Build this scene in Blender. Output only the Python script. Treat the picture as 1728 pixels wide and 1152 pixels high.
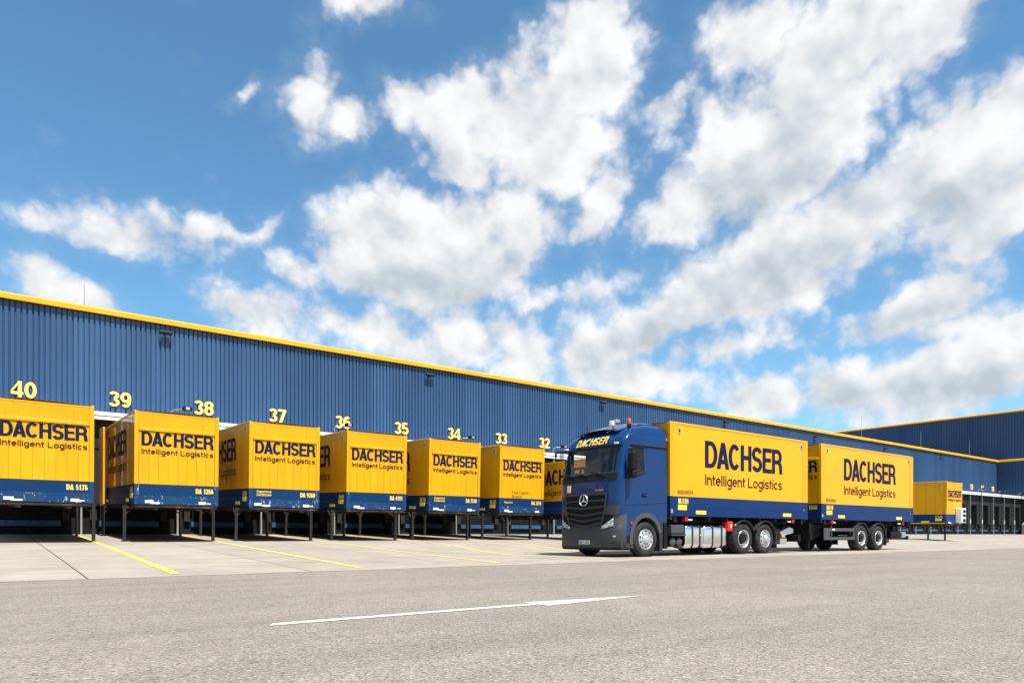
import bpy, bmesh, math, random
from mathutils import Vector, Matrix
R = math.radians
random.seed(7)
sc = bpy.context.scene
for o in list(bpy.data.objects): bpy.data.objects.remove(o)
col = sc.collection

# ------------------------------------------------------------------ camera
CAM_H = 0.68
YAW = 0.6468                       # heading, clockwise from +Y
FOC = 1175.6 / 1728 * 36.0
cam = bpy.data.cameras.new('camera'); camo = bpy.data.objects.new('camera', cam)
col.objects.link(camo); sc.camera = camo
camo.location = (0, 0, CAM_H); camo.rotation_euler = (R(90), 0, -YAW)
cam.sensor_width = 36; cam.lens = FOC; cam.shift_y = (901 - 576) / 1728
cam.clip_start = 0.05; cam.clip_end = 3000

# ------------------------------------------------------------------ sky
SUN_TO = Vector((-0.03, -0.52, 1.0)).normalized()     # direction towards the sun
EXPO = 0.84
w = bpy.data.worlds.new('World'); sc.world = w; w.use_nodes = True
w.cycles.sampling_method = 'MANUAL'; w.cycles.sample_map_resolution = 256
nt = w.node_tree; nt.nodes.clear()
def wn(t, **k):
    n = nt.nodes.new(t)
    for a, b in k.items(): setattr(n, a, b)
    return n
def wl(a, b): nt.links.new(a, b)
def wmath(op, a, b=None, c=None, clamp=False):
    n = wn('ShaderNodeMath', operation=op); n.use_clamp = clamp
    for i, v in enumerate((a, b, c)):
        if v is None: continue
        if isinstance(v, (int, float)): n.inputs[i].default_value = v
        else: wl(v, n.inputs[i])
    return n.outputs[0]
def wvec(op, a, b=None, scale=None):
    n = wn('ShaderNodeVectorMath', operation=op)
    for i, v in enumerate((a, b)):
        if v is None: continue
        if isinstance(v, (tuple, list, Vector)): n.inputs[i].default_value = tuple(v)
        else: wl(v, n.inputs[i])
    if scale is not None: n.inputs['Scale'].default_value = scale
    return n.outputs['Value'] if op in ('DOT_PRODUCT', 'DISTANCE', 'LENGTH') else n.outputs[0]
def wnoise(vec, scale, detail, rough=0.5):
    n = wn('ShaderNodeTexNoise'); wl(vec, n.inputs['Vector'])
    n.inputs['Scale'].default_value = scale; n.inputs['Detail'].default_value = detail
    n.inputs['Roughness'].default_value = rough
    return n
def wsmooth(v, lo, hi):
    n = wn('ShaderNodeMapRange', interpolation_type='SMOOTHSTEP'); wl(v, n.inputs[0])
    n.inputs[1].default_value = lo; n.inputs[2].default_value = hi
    return n.outputs[0]
sky = wn('ShaderNodeTexSky', sky_type='NISHITA', sun_disc=False)
sky.sun_elevation = math.asin(SUN_TO.z); sky.sun_rotation = math.atan2(SUN_TO.x, SUN_TO.y)
sky.altitude = 300; sky.air_density = 1.0; sky.dust_density = 0.8; sky.ozone_density = 1.6
tc = wn('ShaderNodeTexCoord')
d = wvec('NORMALIZE', tc.outputs['Generated'])
_s, _c = math.sin(YAW), math.cos(YAW)
def bearing(u, v):            # a bearing in the sky
    k, m = (u - 864) / 1175.6, (901 - v) / 1175.6
    return Vector((_s + _c * k, _c - _s * k, m))
def blob_field(vec, blobs, soft=0.30):
    acc = None
    for b in blobs:
        u, v, ru, rv = b[0], b[1], b[2] * 1.14, b[3] * 1.17; rot = R(b[4]) if len(b) > 4 else 0; wt = b[5] if len(b) > 5 else 1.0
        c0 = bearing(u, v).normalized()
        ax = bearing(u + ru * math.cos(rot), v - ru * math.sin(rot)).normalized() - c0
        ay = bearing(u - rv * math.sin(rot), v - rv * math.cos(rot)).normalized() - c0
        ax = ax / ax.length_squared; ay = ay / ay.length_squared
        cx = wn('ShaderNodeCombineXYZ')
        wl(wvec('DOT_PRODUCT', vec, ax), cx.inputs[0]); wl(wvec('DOT_PRODUCT', vec, ay), cx.inputs[1])
        f = wmath('MULTIPLY_ADD', wvec('DISTANCE', cx.outputs[0], (c0.dot(ax), c0.dot(ay), 0)), -wt, wt)
        acc = f if acc is None else wmath('SMOOTH_MAX', acc, f, soft)
    return acc
CLOUDS = [  # u, v, radius, radius, tilt, weight : where each heap of cloud stands in the sky
 (640,400,85,62),(750,400,120,75),(870,375,75,62),(700,465,120,45),(820,450,70,50),(605,440,60,48),(495,447,48,22,-25,.6),
 (760,180,85,45,10),(880,190,120,75,15),(1010,120,100,60,45),(930,270,90,60,20),(780,270,60,40),(700,170,40,30,0,.7),
 (985,40,85,42,20,.8),(1020,350,62,36,35,.8),(525,175,45,38,60,.6),(590,208,42,24,30,.45),(605,8,60,22,10,.5),(428,162,18,9,30,.35),
 (1130,195,40,18,40,.4),(215,395,115,26,-4,.6),(330,392,70,15,4,.5),(440,385,35,12,30,.4),(90,485,62,42,-20,.9),(150,505,60,22,-20,.6),
 (1270,75,75,60,0,.9),(1420,80,150,75,10),(1550,60,90,70,10),(1380,190,130,90,30),(1250,270,120,75,35),(1150,360,75,42,20,.9),(1330,270,110,70,30),
 (1205,205,30,28,40,.6),(1600,250,105,65,20),(1700,230,95,85,0),(1540,330,130,65,10),(1670,350,120,75,5),(1720,170,70,50,0,.8),
 (1420,390,110,65,10),(1320,420,140,60,15),(1200,490,120,50,22),(1090,545,110,42,25),(1290,490,140,42,8),(1440,330,60,40,0,.6),
 (1580,505,95,36,12),(1520,535,85,28,8,.8),(1590,560,80,18,5,.5),(985,590,42,62,0,.7),(1070,640,110,36,-12,.9),(1290,672,75,34,0,.9),(1440,645,95,42,0,.9),(1590,640,170,52,12),(1690,580,90,42,20,.9),
 (440,535,75,32,-15,.6),(610,560,110,34,-8,.6),(790,565,85,46,-10,.75),(870,605,60,44,-15,.75),(710,590,70,30,-8,.7),(900,520,22,14,20,.4),(1230,580,100,22,4,.45),(1000,490,60,16,10,.3)]
SHADE = [(700,480,170,42,8),(820,455,70,40,20),(1280,330,130,60,28,.9),(1290,470,150,42,12),(1090,560,110,36,22),(1620,390,150,55,6),(1560,530,120,26,6,.8),(1450,560,60,30,0,.4),(1640,660,150,30,8,.8),(1420,660,110,20,0,.6),(1500,350,90,50,5,.6),(1080,600,120,30,0,.5)]
w1 = wnoise(d, 9, 3); w2 = wnoise(d, 32, 3)
o1 = wvec('SCALE', wvec('SUBTRACT', w1.outputs['Color'], (.5, .5, .5)), scale=.055)
o2 = wvec('SCALE', wvec('SUBTRACT', w2.outputs['Color'], (.5, .5, .5)), scale=.026)
dw = wvec('ADD', wvec('ADD', d, o1), o2)
F = blob_field(dw, CLOUDS)
ahead = bearing(864, 450).normalized()
away = wsmooth(wvec('DOT_PRODUCT', d, ahead), .74, .60)                # the rest of the sky carries the same broken cumulus
gen = wmath('MULTIPLY_ADD', wnoise(d, 3.2, 3).outputs['Fac'], 4.5, -2.45)
F = wmath('MAXIMUM', wmath('MAXIMUM', F, -.8), wmath('MULTIPLY_ADD', away, wmath('ADD', gen, 1.0), -1.0))
n1 = wnoise(d, 15, 9, .60)
vo = wn('ShaderNodeTexVoronoi', feature='F1'); wl(wvec('ADD', d, o2), vo.inputs['Vector'])
vo.inputs['Scale'].default_value = 26; vo.inputs['Detail'].default_value = 2.0; vo.inputs['Roughness'].default_value = .55
puff = wmath('MULTIPLY_ADD', vo.outputs['Distance'], -1.0, .45)
dens = wmath('ADD', F, wmath('ADD', wmath('MULTIPLY_ADD', n1.outputs['Fac'], 1.10, -.15), wmath('MULTIPLY', puff, .45)))
alpha = wmath('MAXIMUM', wsmooth(dens, -.16, .58), wmath('MULTIPLY', wsmooth(dens, -.5, .4), .14))
# relief: brighter where the cloud thins towards the light above it
dup = wvec('ADD', d, (SUN_TO.x * .02, SUN_TO.y * .02, .026))
n2 = wnoise(dup, 15, 3, .5); n3 = wnoise(d, 15, 3, .5)
relief = wmath('SUBTRACT', n3.outputs['Fac'], n2.outputs['Fac'])
G = wsmooth(blob_field(dw, SHADE, .4), -.6, .95)
lum = wmath('ADD', wmath('MULTIPLY_ADD', G, -.20, .95), wmath('ADD', wmath('MULTIPLY', relief, .7), wmath('MULTIPLY', puff, .07)))
lum = wmath('MINIMUM', wmath('MAXIMUM', lum, .66), 1.02)
cr = wn('ShaderNodeMix', data_type='RGBA'); wl(wsmooth(lum, .62, .97), cr.inputs[0])
cr.inputs[6].default_value = (.84, .92, 1.0, 1); cr.inputs[7].default_value = (1.0, 1.0, 1.0, 1)
cl = wvec('SCALE', cr.outputs[2], scale=1.0); nt.nodes[-1].inputs['Scale'].default_value = 1.0
wl(lum, nt.nodes[-1].inputs['Scale'])
SKY = .088
skyc = wvec('MULTIPLY', sky.outputs[0], (SKY * .72, SKY * 1.10, SKY * 1.18))
mx = wn('ShaderNodeMix', data_type='RGBA'); wl(wmath('MULTIPLY', alpha, .96), mx.inputs[0])
wl(skyc, mx.inputs[6])
clouds = wvec('SCALE', cl, scale=.56); wl(clouds, mx.inputs[7])
bg = wn('ShaderNodeBackground'); wl(mx.outputs[2], bg.inputs[0]); bg.inputs[1].default_value = 1.0
wo = wn('ShaderNodeOutputWorld'); wl(bg.outputs[0], wo.inputs[0])

# ------------------------------------------------------------------ sun and exposure
sl = bpy.data.lights.new('sun', 'SUN'); so = bpy.data.objects.new('sun', sl); col.objects.link(so)
sl.energy = 4.9; sl.angle = R(.53); sl.color = (1, .945, .85)
so.rotation_euler = SUN_TO.to_track_quat('Z', 'Y').to_euler()
sc.view_settings.view_transform = 'Standard'; sc.view_settings.look = 'None'
sc.view_settings.exposure = EXPO; sc.view_settings.gamma = 1; sc.view_settings.use_curve_mapping = False
sc.cycles.max_bounces = 8; sc.cycles.use_denoising = True

# ------------------------------------------------------------------ materials
def mat(name, colr, rough=.5, metal=0, spec=.22, fn=None, coat=0, **kw):
    m = bpy.data.materials.new(name); m.use_nodes = True
    p = m.node_tree.nodes['Principled BSDF']
    p.inputs['Base Color'].default_value = (*colr, 1); p.inputs['Roughness'].default_value = rough
    p.inputs['Metallic'].default_value = metal; p.inputs['Specular IOR Level'].default_value = spec
    p.inputs['Coat Weight'].default_value = coat; p.inputs['Coat Roughness'].default_value = .03
    if fn: fn(m.node_tree, p)
    return m
def N(t, ty, **k):
    n = t.nodes.new(ty)
    for a, b in k.items(): setattr(n, a, b)
    return n
def coords(t, scale=(1, 1, 1), rnd=True):
    tcn = N(t, 'ShaderNodeTexCoord'); mp = N(t, 'ShaderNodeMapping'); mp.inputs['Scale'].default_value = scale
    t.links.new(tcn.outputs['Object'], mp.inputs[0])
    if rnd:
        oi = N(t, 'ShaderNodeObjectInfo'); m = N(t, 'ShaderNodeMath', operation='MULTIPLY'); m.inputs[1].default_value = 37
        t.links.new(oi.outputs['Random'], m.inputs[0]); t.links.new(m.outputs[0], mp.inputs['Location'])
    return mp.outputs[0]
def noise(t, vec, s, det=5, rough=.55):
    n = N(t, 'ShaderNodeTexNoise'); t.links.new(vec, n.inputs['Vector'])
    n.inputs['Scale'].default_value = s; n.inputs['Detail'].default_value = det; n.inputs['Roughness'].default_value = rough
    return n.outputs['Fac']
def ramp(t, fac, pts):
    r = N(t, 'ShaderNodeValToRGB'); t.links.new(fac, r.inputs[0])
    e = r.color_ramp.elements
    while len(e) < len(pts): e.new(.5)
    for q, (pos, c) in zip(e, pts): q.position = pos; q.color = (*c, 1) if len(c) == 3 else c
    return r.outputs[0]
def mixc(t, fac, a, b, blend='MIX'):
    m = N(t, 'ShaderNodeMix', data_type='RGBA', blend_type=blend)
    for i, v in ((0, fac), (6, a), (7, b)):
        if isinstance(v, (int, float)): m.inputs[i].default_value = v
        elif isinstance(v, tuple): m.inputs[i].default_value = (*v, 1)
        else: t.links.new(v, m.inputs[i])
    return m.outputs[2]
def bump(t, p, h, strength, dist=.01):
    b = N(t, 'ShaderNodeBump'); b.inputs['Strength'].default_value = strength; b.inputs['Distance'].default_value = dist
    t.links.new(h, b.inputs['Height']); t.links.new(b.outputs[0], p.inputs['Normal'])

def asphalt_fn(t, p):
    v = coords(t, rnd=False)
    big = noise(t, v, .35, 4); mid = noise(t, v, 3, 4)
    vor = N(t, 'ShaderNodeTexVoronoi'); vor.inputs['Scale'].default_value = 88; t.links.new(v, vor.inputs['Vector'])
    sepc = N(t, 'ShaderNodeSeparateColor'); t.links.new(vor.outputs['Color'], sepc.inputs[0])
    stone = ramp(t, sepc.outputs[0], [(0, (.094, .084, .072)), (.2, (.178, .158, .137)), (.6, (.238, .212, .183)), (.9, (.280, .252, .220)), (1, (.39, .36, .325))])
    grit = ramp(t, noise(t, v, 240, 3), [(.3, (.72, .72, .72)), (.7, (1.15, 1.15, 1.15))])
    c = mixc(t, .8, stone, grit, 'MULTIPLY')
    c = mixc(t, 1, c, ramp(t, big, [(.3, (.90, .90, .90)), (.7, (1.08, 1.08, 1.07))]), 'MULTIPLY')
    c = mixc(t, 1, c, ramp(t, mid, [(.3, (.93, .93, .94)), (.7, (1.05, 1.05, 1.04))]), 'MULTIPLY')
    vt = coords(t, (.06, 1.4, 1), rnd=False)
    c = mixc(t, 1, c, ramp(t, noise(t, vt, 1.1, 4, .6), [(.36, (.88, .88, .885)), (.52, (1, 1, 1)), (.75, (1.04, 1.04, 1.035))]), 'MULTIPLY')
    c = mixc(t, 1, c, ramp(t, noise(t, v, 1.7, 6, .7), [(.24, (.66, .66, .67)), (.33, (1, 1, 1))]), 'MULTIPLY')
    t.links.new(c, p.inputs['Base Color']); p.inputs['Roughness'].default_value = .85
    bump(t, p, vor.outputs['Distance'], .5, .008)
def concrete_fn(t, p):
    v = coords(t, rnd=False); vs = coords(t, (.25, 2.2, 1), rnd=False)
    oi = N(t, 'ShaderNodeObjectInfo')
    c = ramp(t, noise(t, v, .6, 6, .6), [(.25, (.235, .211, .178)), (.55, (.300, .272, .234)), (.8, (.335, .307, .266))])
    c = mixc(t, .9, c, ramp(t, noise(t, vs, 1.6, 7, .65), [(.28, (.74, .73, .72)), (.5, (1, 1, 1)), (.75, (1.07, 1.07, 1.06))]), 'MULTIPLY')
    c = mixc(t, .7, c, ramp(t, noise(t, v, 90, 2), [(.3, (.85, .85, .85)), (.7, (1.1, 1.1, 1.1))]), 'MULTIPLY')
    c = mixc(t, 1, c, ramp(t, oi.outputs['Random'], [(0, (.95, .95, .95)), (1, (1.04, 1.04, 1.03))]), 'MULTIPLY')
    t.links.new(c, p.inputs['Base Color']); p.inputs['Roughness'].default_value = .8
    bump(t, p, noise(t, v, 60, 3), .15, .005)
def worn_line_fn(colr, under):
    def f(t, p):
        v = coords(t, rnd=False)
        p.inputs['Roughness'].default_value = .8; k = ramp(t, noise(t, v, 22, 7, .75), [(.42, (1, 1, 1)), (.54, (0, 0, 0))])
        k2 = ramp(t, noise(t, v, 1.3, 4), [(.35, (1, 1, 1)), (.65, (.55, .55, .55))])
        t.links.new(mixc(t, mixc(t, 1, k, k2, 'MULTIPLY'), colr, under), p.inputs['Base Color'])
    return f
def paint_fn(base, dirt, amount=.25, streak=True):
    def f(t, p):
        v = coords(t); vs = coords(t, (5, 5, .5)) if streak else v
        oi = N(t, 'ShaderNodeObjectInfo')
        c = mixc(t, ramp(t, noise(t, vs, 2.2, 6, .6), [(.48, (0, 0, 0)), (.85, (amount,) * 3)]), base, dirt)
        c = mixc(t, 1, c, ramp(t, noise(t, v, .9, 3), [(.3, (.94, .94, .94)), (.7, (1.05, 1.05, 1.05))]), 'MULTIPLY')
        c = mixc(t, 1, c, ramp(t, oi.outputs['Random'], [(0, (.95, .95, .95)), (1, (1.04, 1.04, 1.04))]), 'MULTIPLY')
        t.links.new(c, p.inputs['Base Color'])
    return f
def scuffed_fn(t, p):
    v = coords(t); vx = coords(t, (1, 1, .35)); vh = coords(t, (.35, .35, 3))
    c = mixc(t, ramp(t, noise(t, v, 1.6, 6, .65), [(.42, (0, 0, 0)), (.75, (.7, .7, .7))]), (.008, .044, .135), (.030, .062, .105))
    c = mixc(t, ramp(t, noise(t, vx, 9, 5, .7), [(.615, (0, 0, 0)), (.65, (.85, .85, .85))]), c, (.45, .48, .52))
    c = mixc(t, ramp(t, noise(t, vh, 6, 5, .7), [(.63, (0, 0, 0)), (.67, (.6, .6, .6))]), c, (.30, .34, .40))
    c = mixc(t, ramp(t, noise(t, v, 3.5, 6, .7), [(.60, (0, 0, 0)), (.70, (.55, .55, .55))]), c, (.14, .075, .035))
    t.links.new(c, p.inputs['Base Color']); bump(t, p, noise(t, v, 2.5, 3), .25, .02)
def facade_fn(base):
    def f(t, p):
        oi = N(t, 'ShaderNodeObjectInfo'); v = coords(t, (1, 1, .12), rnd=True)
        c = mixc(t, 1, base, ramp(t, oi.outputs['Random'], [(0, (.84, .86, .88)), (1, (1.12, 1.11, 1.09))]), 'MULTIPLY')
        c = mixc(t, 1, c, ramp(t, noise(t, v, 2, 5), [(.3, (.95, .95, .95)), (.7, (1.05, 1.05, 1.05))]), 'MULTIPLY')
        t.links.new(c, p.inputs['Base Color'])
    return f
def rust_fn(t, p):
    v = coords(t)
    c = ramp(t, noise(t, v, 3, 7, .65), [(.35, (.018, .016, .015)), (.55, (.05, .032, .02)), (.7, (.17, .075, .03))])
    t.links.new(c, p.inputs['Base Color'])
def lens_fn(t, p):
    v = coords(t); vor = N(t, 'ShaderNodeTexVoronoi'); vor.inputs['Scale'].default_value = 22; t.links.new(v, vor.inputs['Vector'])
    t.links.new(ramp(t, vor.outputs['Distance'], [(.1, (.9, .92, .95)), (.5, (.35, .37, .4)), (.8, (.08, .08, .09))]), p.inputs['Base Color'])
def tyre_fn(t, p):
    v = coords(t)
    t.links.new(ramp(t, noise(t, v, 6, 5), [(.35, (.016, .016, .017)), (.7, (.04, .038, .036))]), p.inputs['Base Color'])

def creased_fn(t, p):
    paint_fn((.62, .28, .010), (.15, .07, .02), .85)(t, p)  # streaks put the grazing sun's light and shade on the creases into the colour
    v = coords(t, (1, 3.2, .22)); bump(t, p, noise(t, v, 2.4, 4, .6), 1.0, .10)
YEL = (.73, .342, .006)
M = dict(
 asphalt=mat('asphalt', (.2, .19, .17), .9, fn=asphalt_fn), concrete=mat('concrete', (.3, .28, .25), .8, fn=concrete_fn),
 joint=mat('joint filler', (.035, .033, .03), .9), yellow_line=mat('yellow road paint', (.80, .48, .03), .6, fn=worn_line_fn((.82, .50, .035), (.32, .29, .24))),
 white_line=mat('white road paint', (.8, .8, .78), .6, fn=worn_line_fn((.54, .53, .51), (.26, .24, .22))),
 yellow=mat('yellow paint', YEL, .38, fn=paint_fn(YEL, (.36, .17, .02), .38)), yellow_gloss=mat('glossy yellow paint', YEL, .3, coat=.04, fn=paint_fn(YEL, (.52, .25, .02), .10)),
 yellow_crease_shade=mat('yellow tarpaulin with painted crease shade', YEL, .3, spec=.5, coat=.5, fn=creased_fn),
 yellow_trim=mat('yellow coping paint', (.80, .38, .02), .4, fn=paint_fn((.76, .345, .018), (.5, .26, .04), .15, False)),
 blue=mat('blue paint', (.006, .036, .115), .4, spec=.08, fn=paint_fn((.006, .036, .115), (.03, .045, .07), .35)), blue_scuffed=mat('scuffed blue paint', (.02, .06, .19), .45, spec=.1, fn=scuffed_fn),
 cab_blue=mat('cab lacquer', (.003, .033, .126), .25, spec=.12, coat=.42, fn=paint_fn((.003, .032, .124), (.005, .03, .12), .2, False)), box_blue=mat('glossy blue sheet', (.006, .026, .105), .35, spec=.1, fn=paint_fn((.006, .028, .115), (.015, .035, .09), .25)),
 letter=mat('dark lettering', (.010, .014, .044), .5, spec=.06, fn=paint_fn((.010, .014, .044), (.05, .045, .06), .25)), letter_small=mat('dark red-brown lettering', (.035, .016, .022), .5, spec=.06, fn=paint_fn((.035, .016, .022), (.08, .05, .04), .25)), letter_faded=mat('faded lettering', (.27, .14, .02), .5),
 letter_yellow=mat('yellow lettering', (.86, .58, .10), .45), number=mat('cream yellow sign', (.90, .54, .14), .4), sticker=mat('white sticker', (.80, .80, .80), .5), sticker_yellow=mat('yellow sticker', (.85, .62, .05), .5),
 facade=mat('blue cladding', (.055, .108, .205), .38, fn=facade_fn((.032, .078, .168))), facade_b=mat('blue hall cladding', (.052, .115, .260), .38, fn=facade_fn((.024, .058, .128))),
 roof=mat('roof membrane', (.35, .35, .35), .8), white_metal=mat('white sheet metal', (.72, .73, .74), .4, fn=paint_fn((.72, .73, .74), (.45, .44, .42), .4)), grey_metal=mat('grey painted metal', (.30, .31, .31), .45, metal=.2),
 galv=mat('galvanised steel', (.40, .41, .42), .45, metal=.5, fn=paint_fn((.40, .41, .42), (.25, .25, .25), .4)), black=mat('black paint', (.014, .014, .015), .55), black_rubber=mat('black rubber', (.020, .020, .021), .75, fn=tyre_fn), tyre=mat('tyre', (.02, .02, .02), .8, fn=tyre_fn),
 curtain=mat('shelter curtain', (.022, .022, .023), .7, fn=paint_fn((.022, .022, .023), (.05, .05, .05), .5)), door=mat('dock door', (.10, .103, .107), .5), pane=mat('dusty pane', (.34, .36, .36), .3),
 dock_blue=mat('dock leveller blue', (.03, .09, .20), .5, fn=paint_fn((.03, .09, .20), (.01, .02, .03), .8)), rust=mat('rusty steel', (.06, .04, .03), .75, fn=rust_fn), leg=mat('leg steel', (.022, .021, .02), .6, fn=paint_fn((.022, .021, .021), (.09, .065, .045), .5)),
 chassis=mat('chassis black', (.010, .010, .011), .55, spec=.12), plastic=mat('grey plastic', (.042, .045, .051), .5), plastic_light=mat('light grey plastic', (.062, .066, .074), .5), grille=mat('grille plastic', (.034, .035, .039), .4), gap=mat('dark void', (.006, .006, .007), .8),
 glass=mat('dark glass', (.010, .014, .018), .05, spec=.6), chrome=mat('polished aluminium', (.80, .80, .81), .16, metal=1), rim=mat('silver rim', (.62, .63, .65), .32, metal=.75), steel=mat('cast steel', (.40, .41, .42), .45, metal=.6),
 red=mat('red plastic', (.62, .022, .020), .35), amber=mat('amber lens', (.80, .26, .02), .3), beacon=mat('beacon lens', (.55, .075, .02), .15), lens=mat('headlamp', (.6, .6, .6), .1, coat=1, fn=lens_fn), plate=mat('number plate', (.62, .62, .60), .4), plate_blue=mat('plate blue', (.02, .05, .3), .4), cream=mat('cream card', (.75, .55, .25), .5), interior=mat('cab interior', (.022, .022, .024), .8))

def glass_mat():
    m = bpy.data.materials.new('tinted glass'); m.use_nodes = True; t = m.node_tree; t.nodes.clear()
    tr_ = N(t, 'ShaderNodeBsdfTransparent'); tr_.inputs[0].default_value = (.84, .88, .84, 1); gl = N(t, 'ShaderNodeBsdfGlossy'); gl.inputs['Roughness'].default_value = .02
    lw_ = N(t, 'ShaderNodeLayerWeight'); lw_.inputs[0].default_value = .5; p5 = N(t, 'ShaderNodeMath', operation='POWER'); p5.inputs[1].default_value = 5; t.links.new(lw_.outputs['Facing'], p5.inputs[0]); fr_ = N(t, 'ShaderNodeMath', operation='MULTIPLY_ADD'); fr_.inputs[1].default_value = .9; fr_.inputs[2].default_value = .06; t.links.new(p5.outputs[0], fr_.inputs[0]); mxs = N(t, 'ShaderNodeMixShader'); o_ = N(t, 'ShaderNodeOutputMaterial')
    for a, b in ((fr_.outputs[0], mxs.inputs[0]), (tr_.outputs[0], mxs.inputs[1]), (gl.outputs[0], mxs.inputs[2]), (mxs.outputs[0], o_.inputs[0])): t.links.new(a, b)
    return m
M['glass'] = glass_mat()

# ------------------------------------------------------------------ mesh builder
class MB:
    def __init__(s): s.v = []; s.f = []; s.sm = []
    def add(s, vs, fs, smooth=False):
        n = len(s.v); s.v += [tuple(p) for p in vs]; s.f += [tuple(i + n for i in q) for q in fs]; s.sm += [smooth] * len(fs); return s
    def box(s, x0, x1, y0, y1, z0, z1, ch=0):
        if ch <= 0:
            vs = [(x, y, z) for z in (z0, z1) for y in (y0, y1) for x in (x0, x1)]
            return s.add(vs, [(0, 2, 3, 1), (4, 5, 7, 6), (0, 1, 5, 4), (1, 3, 7, 5), (3, 2, 6, 7), (2, 0, 4, 6)])
        bm = bmesh.new(); bmesh.ops.create_cube(bm, size=1)
        bmesh.ops.scale(bm, vec=(x1 - x0, y1 - y0, z1 - z0), verts=bm.verts)
        bmesh.ops.translate(bm, vec=((x0 + x1) / 2, (y0 + y1) / 2, (z0 + z1) / 2), verts=bm.verts)
        bmesh.ops.bevel(bm, geom=bm.edges[:], offset=min(ch, .49 * min(x1 - x0, y1 - y0, z1 - z0)), segments=2, affect='EDGES', profile=.5)
        bm.verts.index_update(); s.add([v.co[:] for v in bm.verts], [[v.index for v in f.verts] for f in bm.faces], False); bm.free(); return s
    def prism(s, pts, h0, h1, axis='y'):          # pts 2D; axis = extrusion direction
        n = len(pts)
        def P(a, b, h): return {'y': (a, h, b), 'x': (h, a, b), 'z': (a, b, h)}[axis]
        vs = [P(a, b, h0) for a, b in pts] + [P(a, b, h1) for a, b in pts]
        return s.add(vs, [tuple(range(n))[::-1], tuple(range(n, 2 * n))] + [(i, (i + 1) % n, n + (i + 1) % n, n + i) for i in range(n)])
    def cyl(s, p0, p1, r0, r1=None, n=12, cap=True):
        r1 = r0 if r1 is None else r1; p0 = Vector(p0); p1 = Vector(p1); ax = (p1 - p0).normalized()
        u = ax.orthogonal().normalized(); v = ax.cross(u)
        vs = [p + (u * math.cos(2 * math.pi * i / n) + v * math.sin(2 * math.pi * i / n)) * r for p, r in ((p0, r0), (p1, r1)) for i in range(n)]
        s.add(vs, [(i, (i + 1) % n, n + (i + 1) % n, n + i) for i in range(n)], True)
        if cap: s.add(vs, [tuple(range(n))[::-1], tuple(range(n, 2 * n))])
        return s
    def tube(s, pts, r, n=8):
        for a, b in zip(pts, pts[1:]): s.cyl(a, b, r, n=n)
        return s
    def lathe(s, prof, n=32, axis='y', c=(0, 0, 0), closed=True):   # prof: (radius, along)
        vs = []; m = len(prof)
        for i in range(n):
            a = 2 * math.pi * i / n
            for r, h in prof:
                q = (r * math.cos(a), h, r * math.sin(a)) if axis == 'y' else (r * math.cos(a), r * math.sin(a), h)
                vs.append((q[0] + c[0], q[1] + c[1], q[2] + c[2]))
        fs = [(i * m + j, i * m + j + 1, ((i + 1) % n) * m + j + 1, ((i + 1) % n) * m + j) for i in range(n) for j in range(m - 1)]
        return s.add(vs, fs, True)
    def grid(s, P, nu, nv, smooth=True):
        vs = [P(i / nu, j / nv) for j in range(nv + 1) for i in range(nu + 1)]
        return s.add(vs, [(j * (nu + 1) + i, j * (nu + 1) + i + 1, (j + 1) * (nu + 1) + i + 1, (j + 1) * (nu + 1) + i) for j in range(nv) for i in range(nu)], smooth)
    def mesh(s, name, m):
        me = bpy.data.meshes.new(name); me.from_pydata(s.v, [], s.f); me.materials.append(M[m] if isinstance(m, str) else m)
        me.polygons.foreach_set('use_smooth', s.sm); me.update()
        bm = bmesh.new(); bm.from_mesh(me); bmesh.ops.recalc_face_normals(bm, faces=bm.faces); bm.to_mesh(me); bm.free()
        return me
    def build(s, name, m, parent=None): return obj(name, s.mesh(name, m), parent)
def obj(name, me, parent=None, loc=(0, 0, 0)):
    o = bpy.data.objects.new(name, me); col.objects.link(o); o.location = loc
    if parent: o.parent = parent
    return o
def thing(name, label, cat, loc=(0, 0, 0), rot=(0, 0, 0), group=None):
    o = bpy.data.objects.new(name, None); col.objects.link(o); o.location = loc; o.rotation_euler = rot; o.empty_display_size = .3
    return tag(o, label, cat, group)
def tag(o, label, cat, group=None):
    o['label'] = label; o['category'] = cat
    if group: o['group'] = group
    return o
def struct(o, kind='structure'): o['kind'] = kind; return o
def bx(name, m, parent, *a, ch=0): return MB().box(*a, ch=ch).build(name, m, parent)

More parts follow.
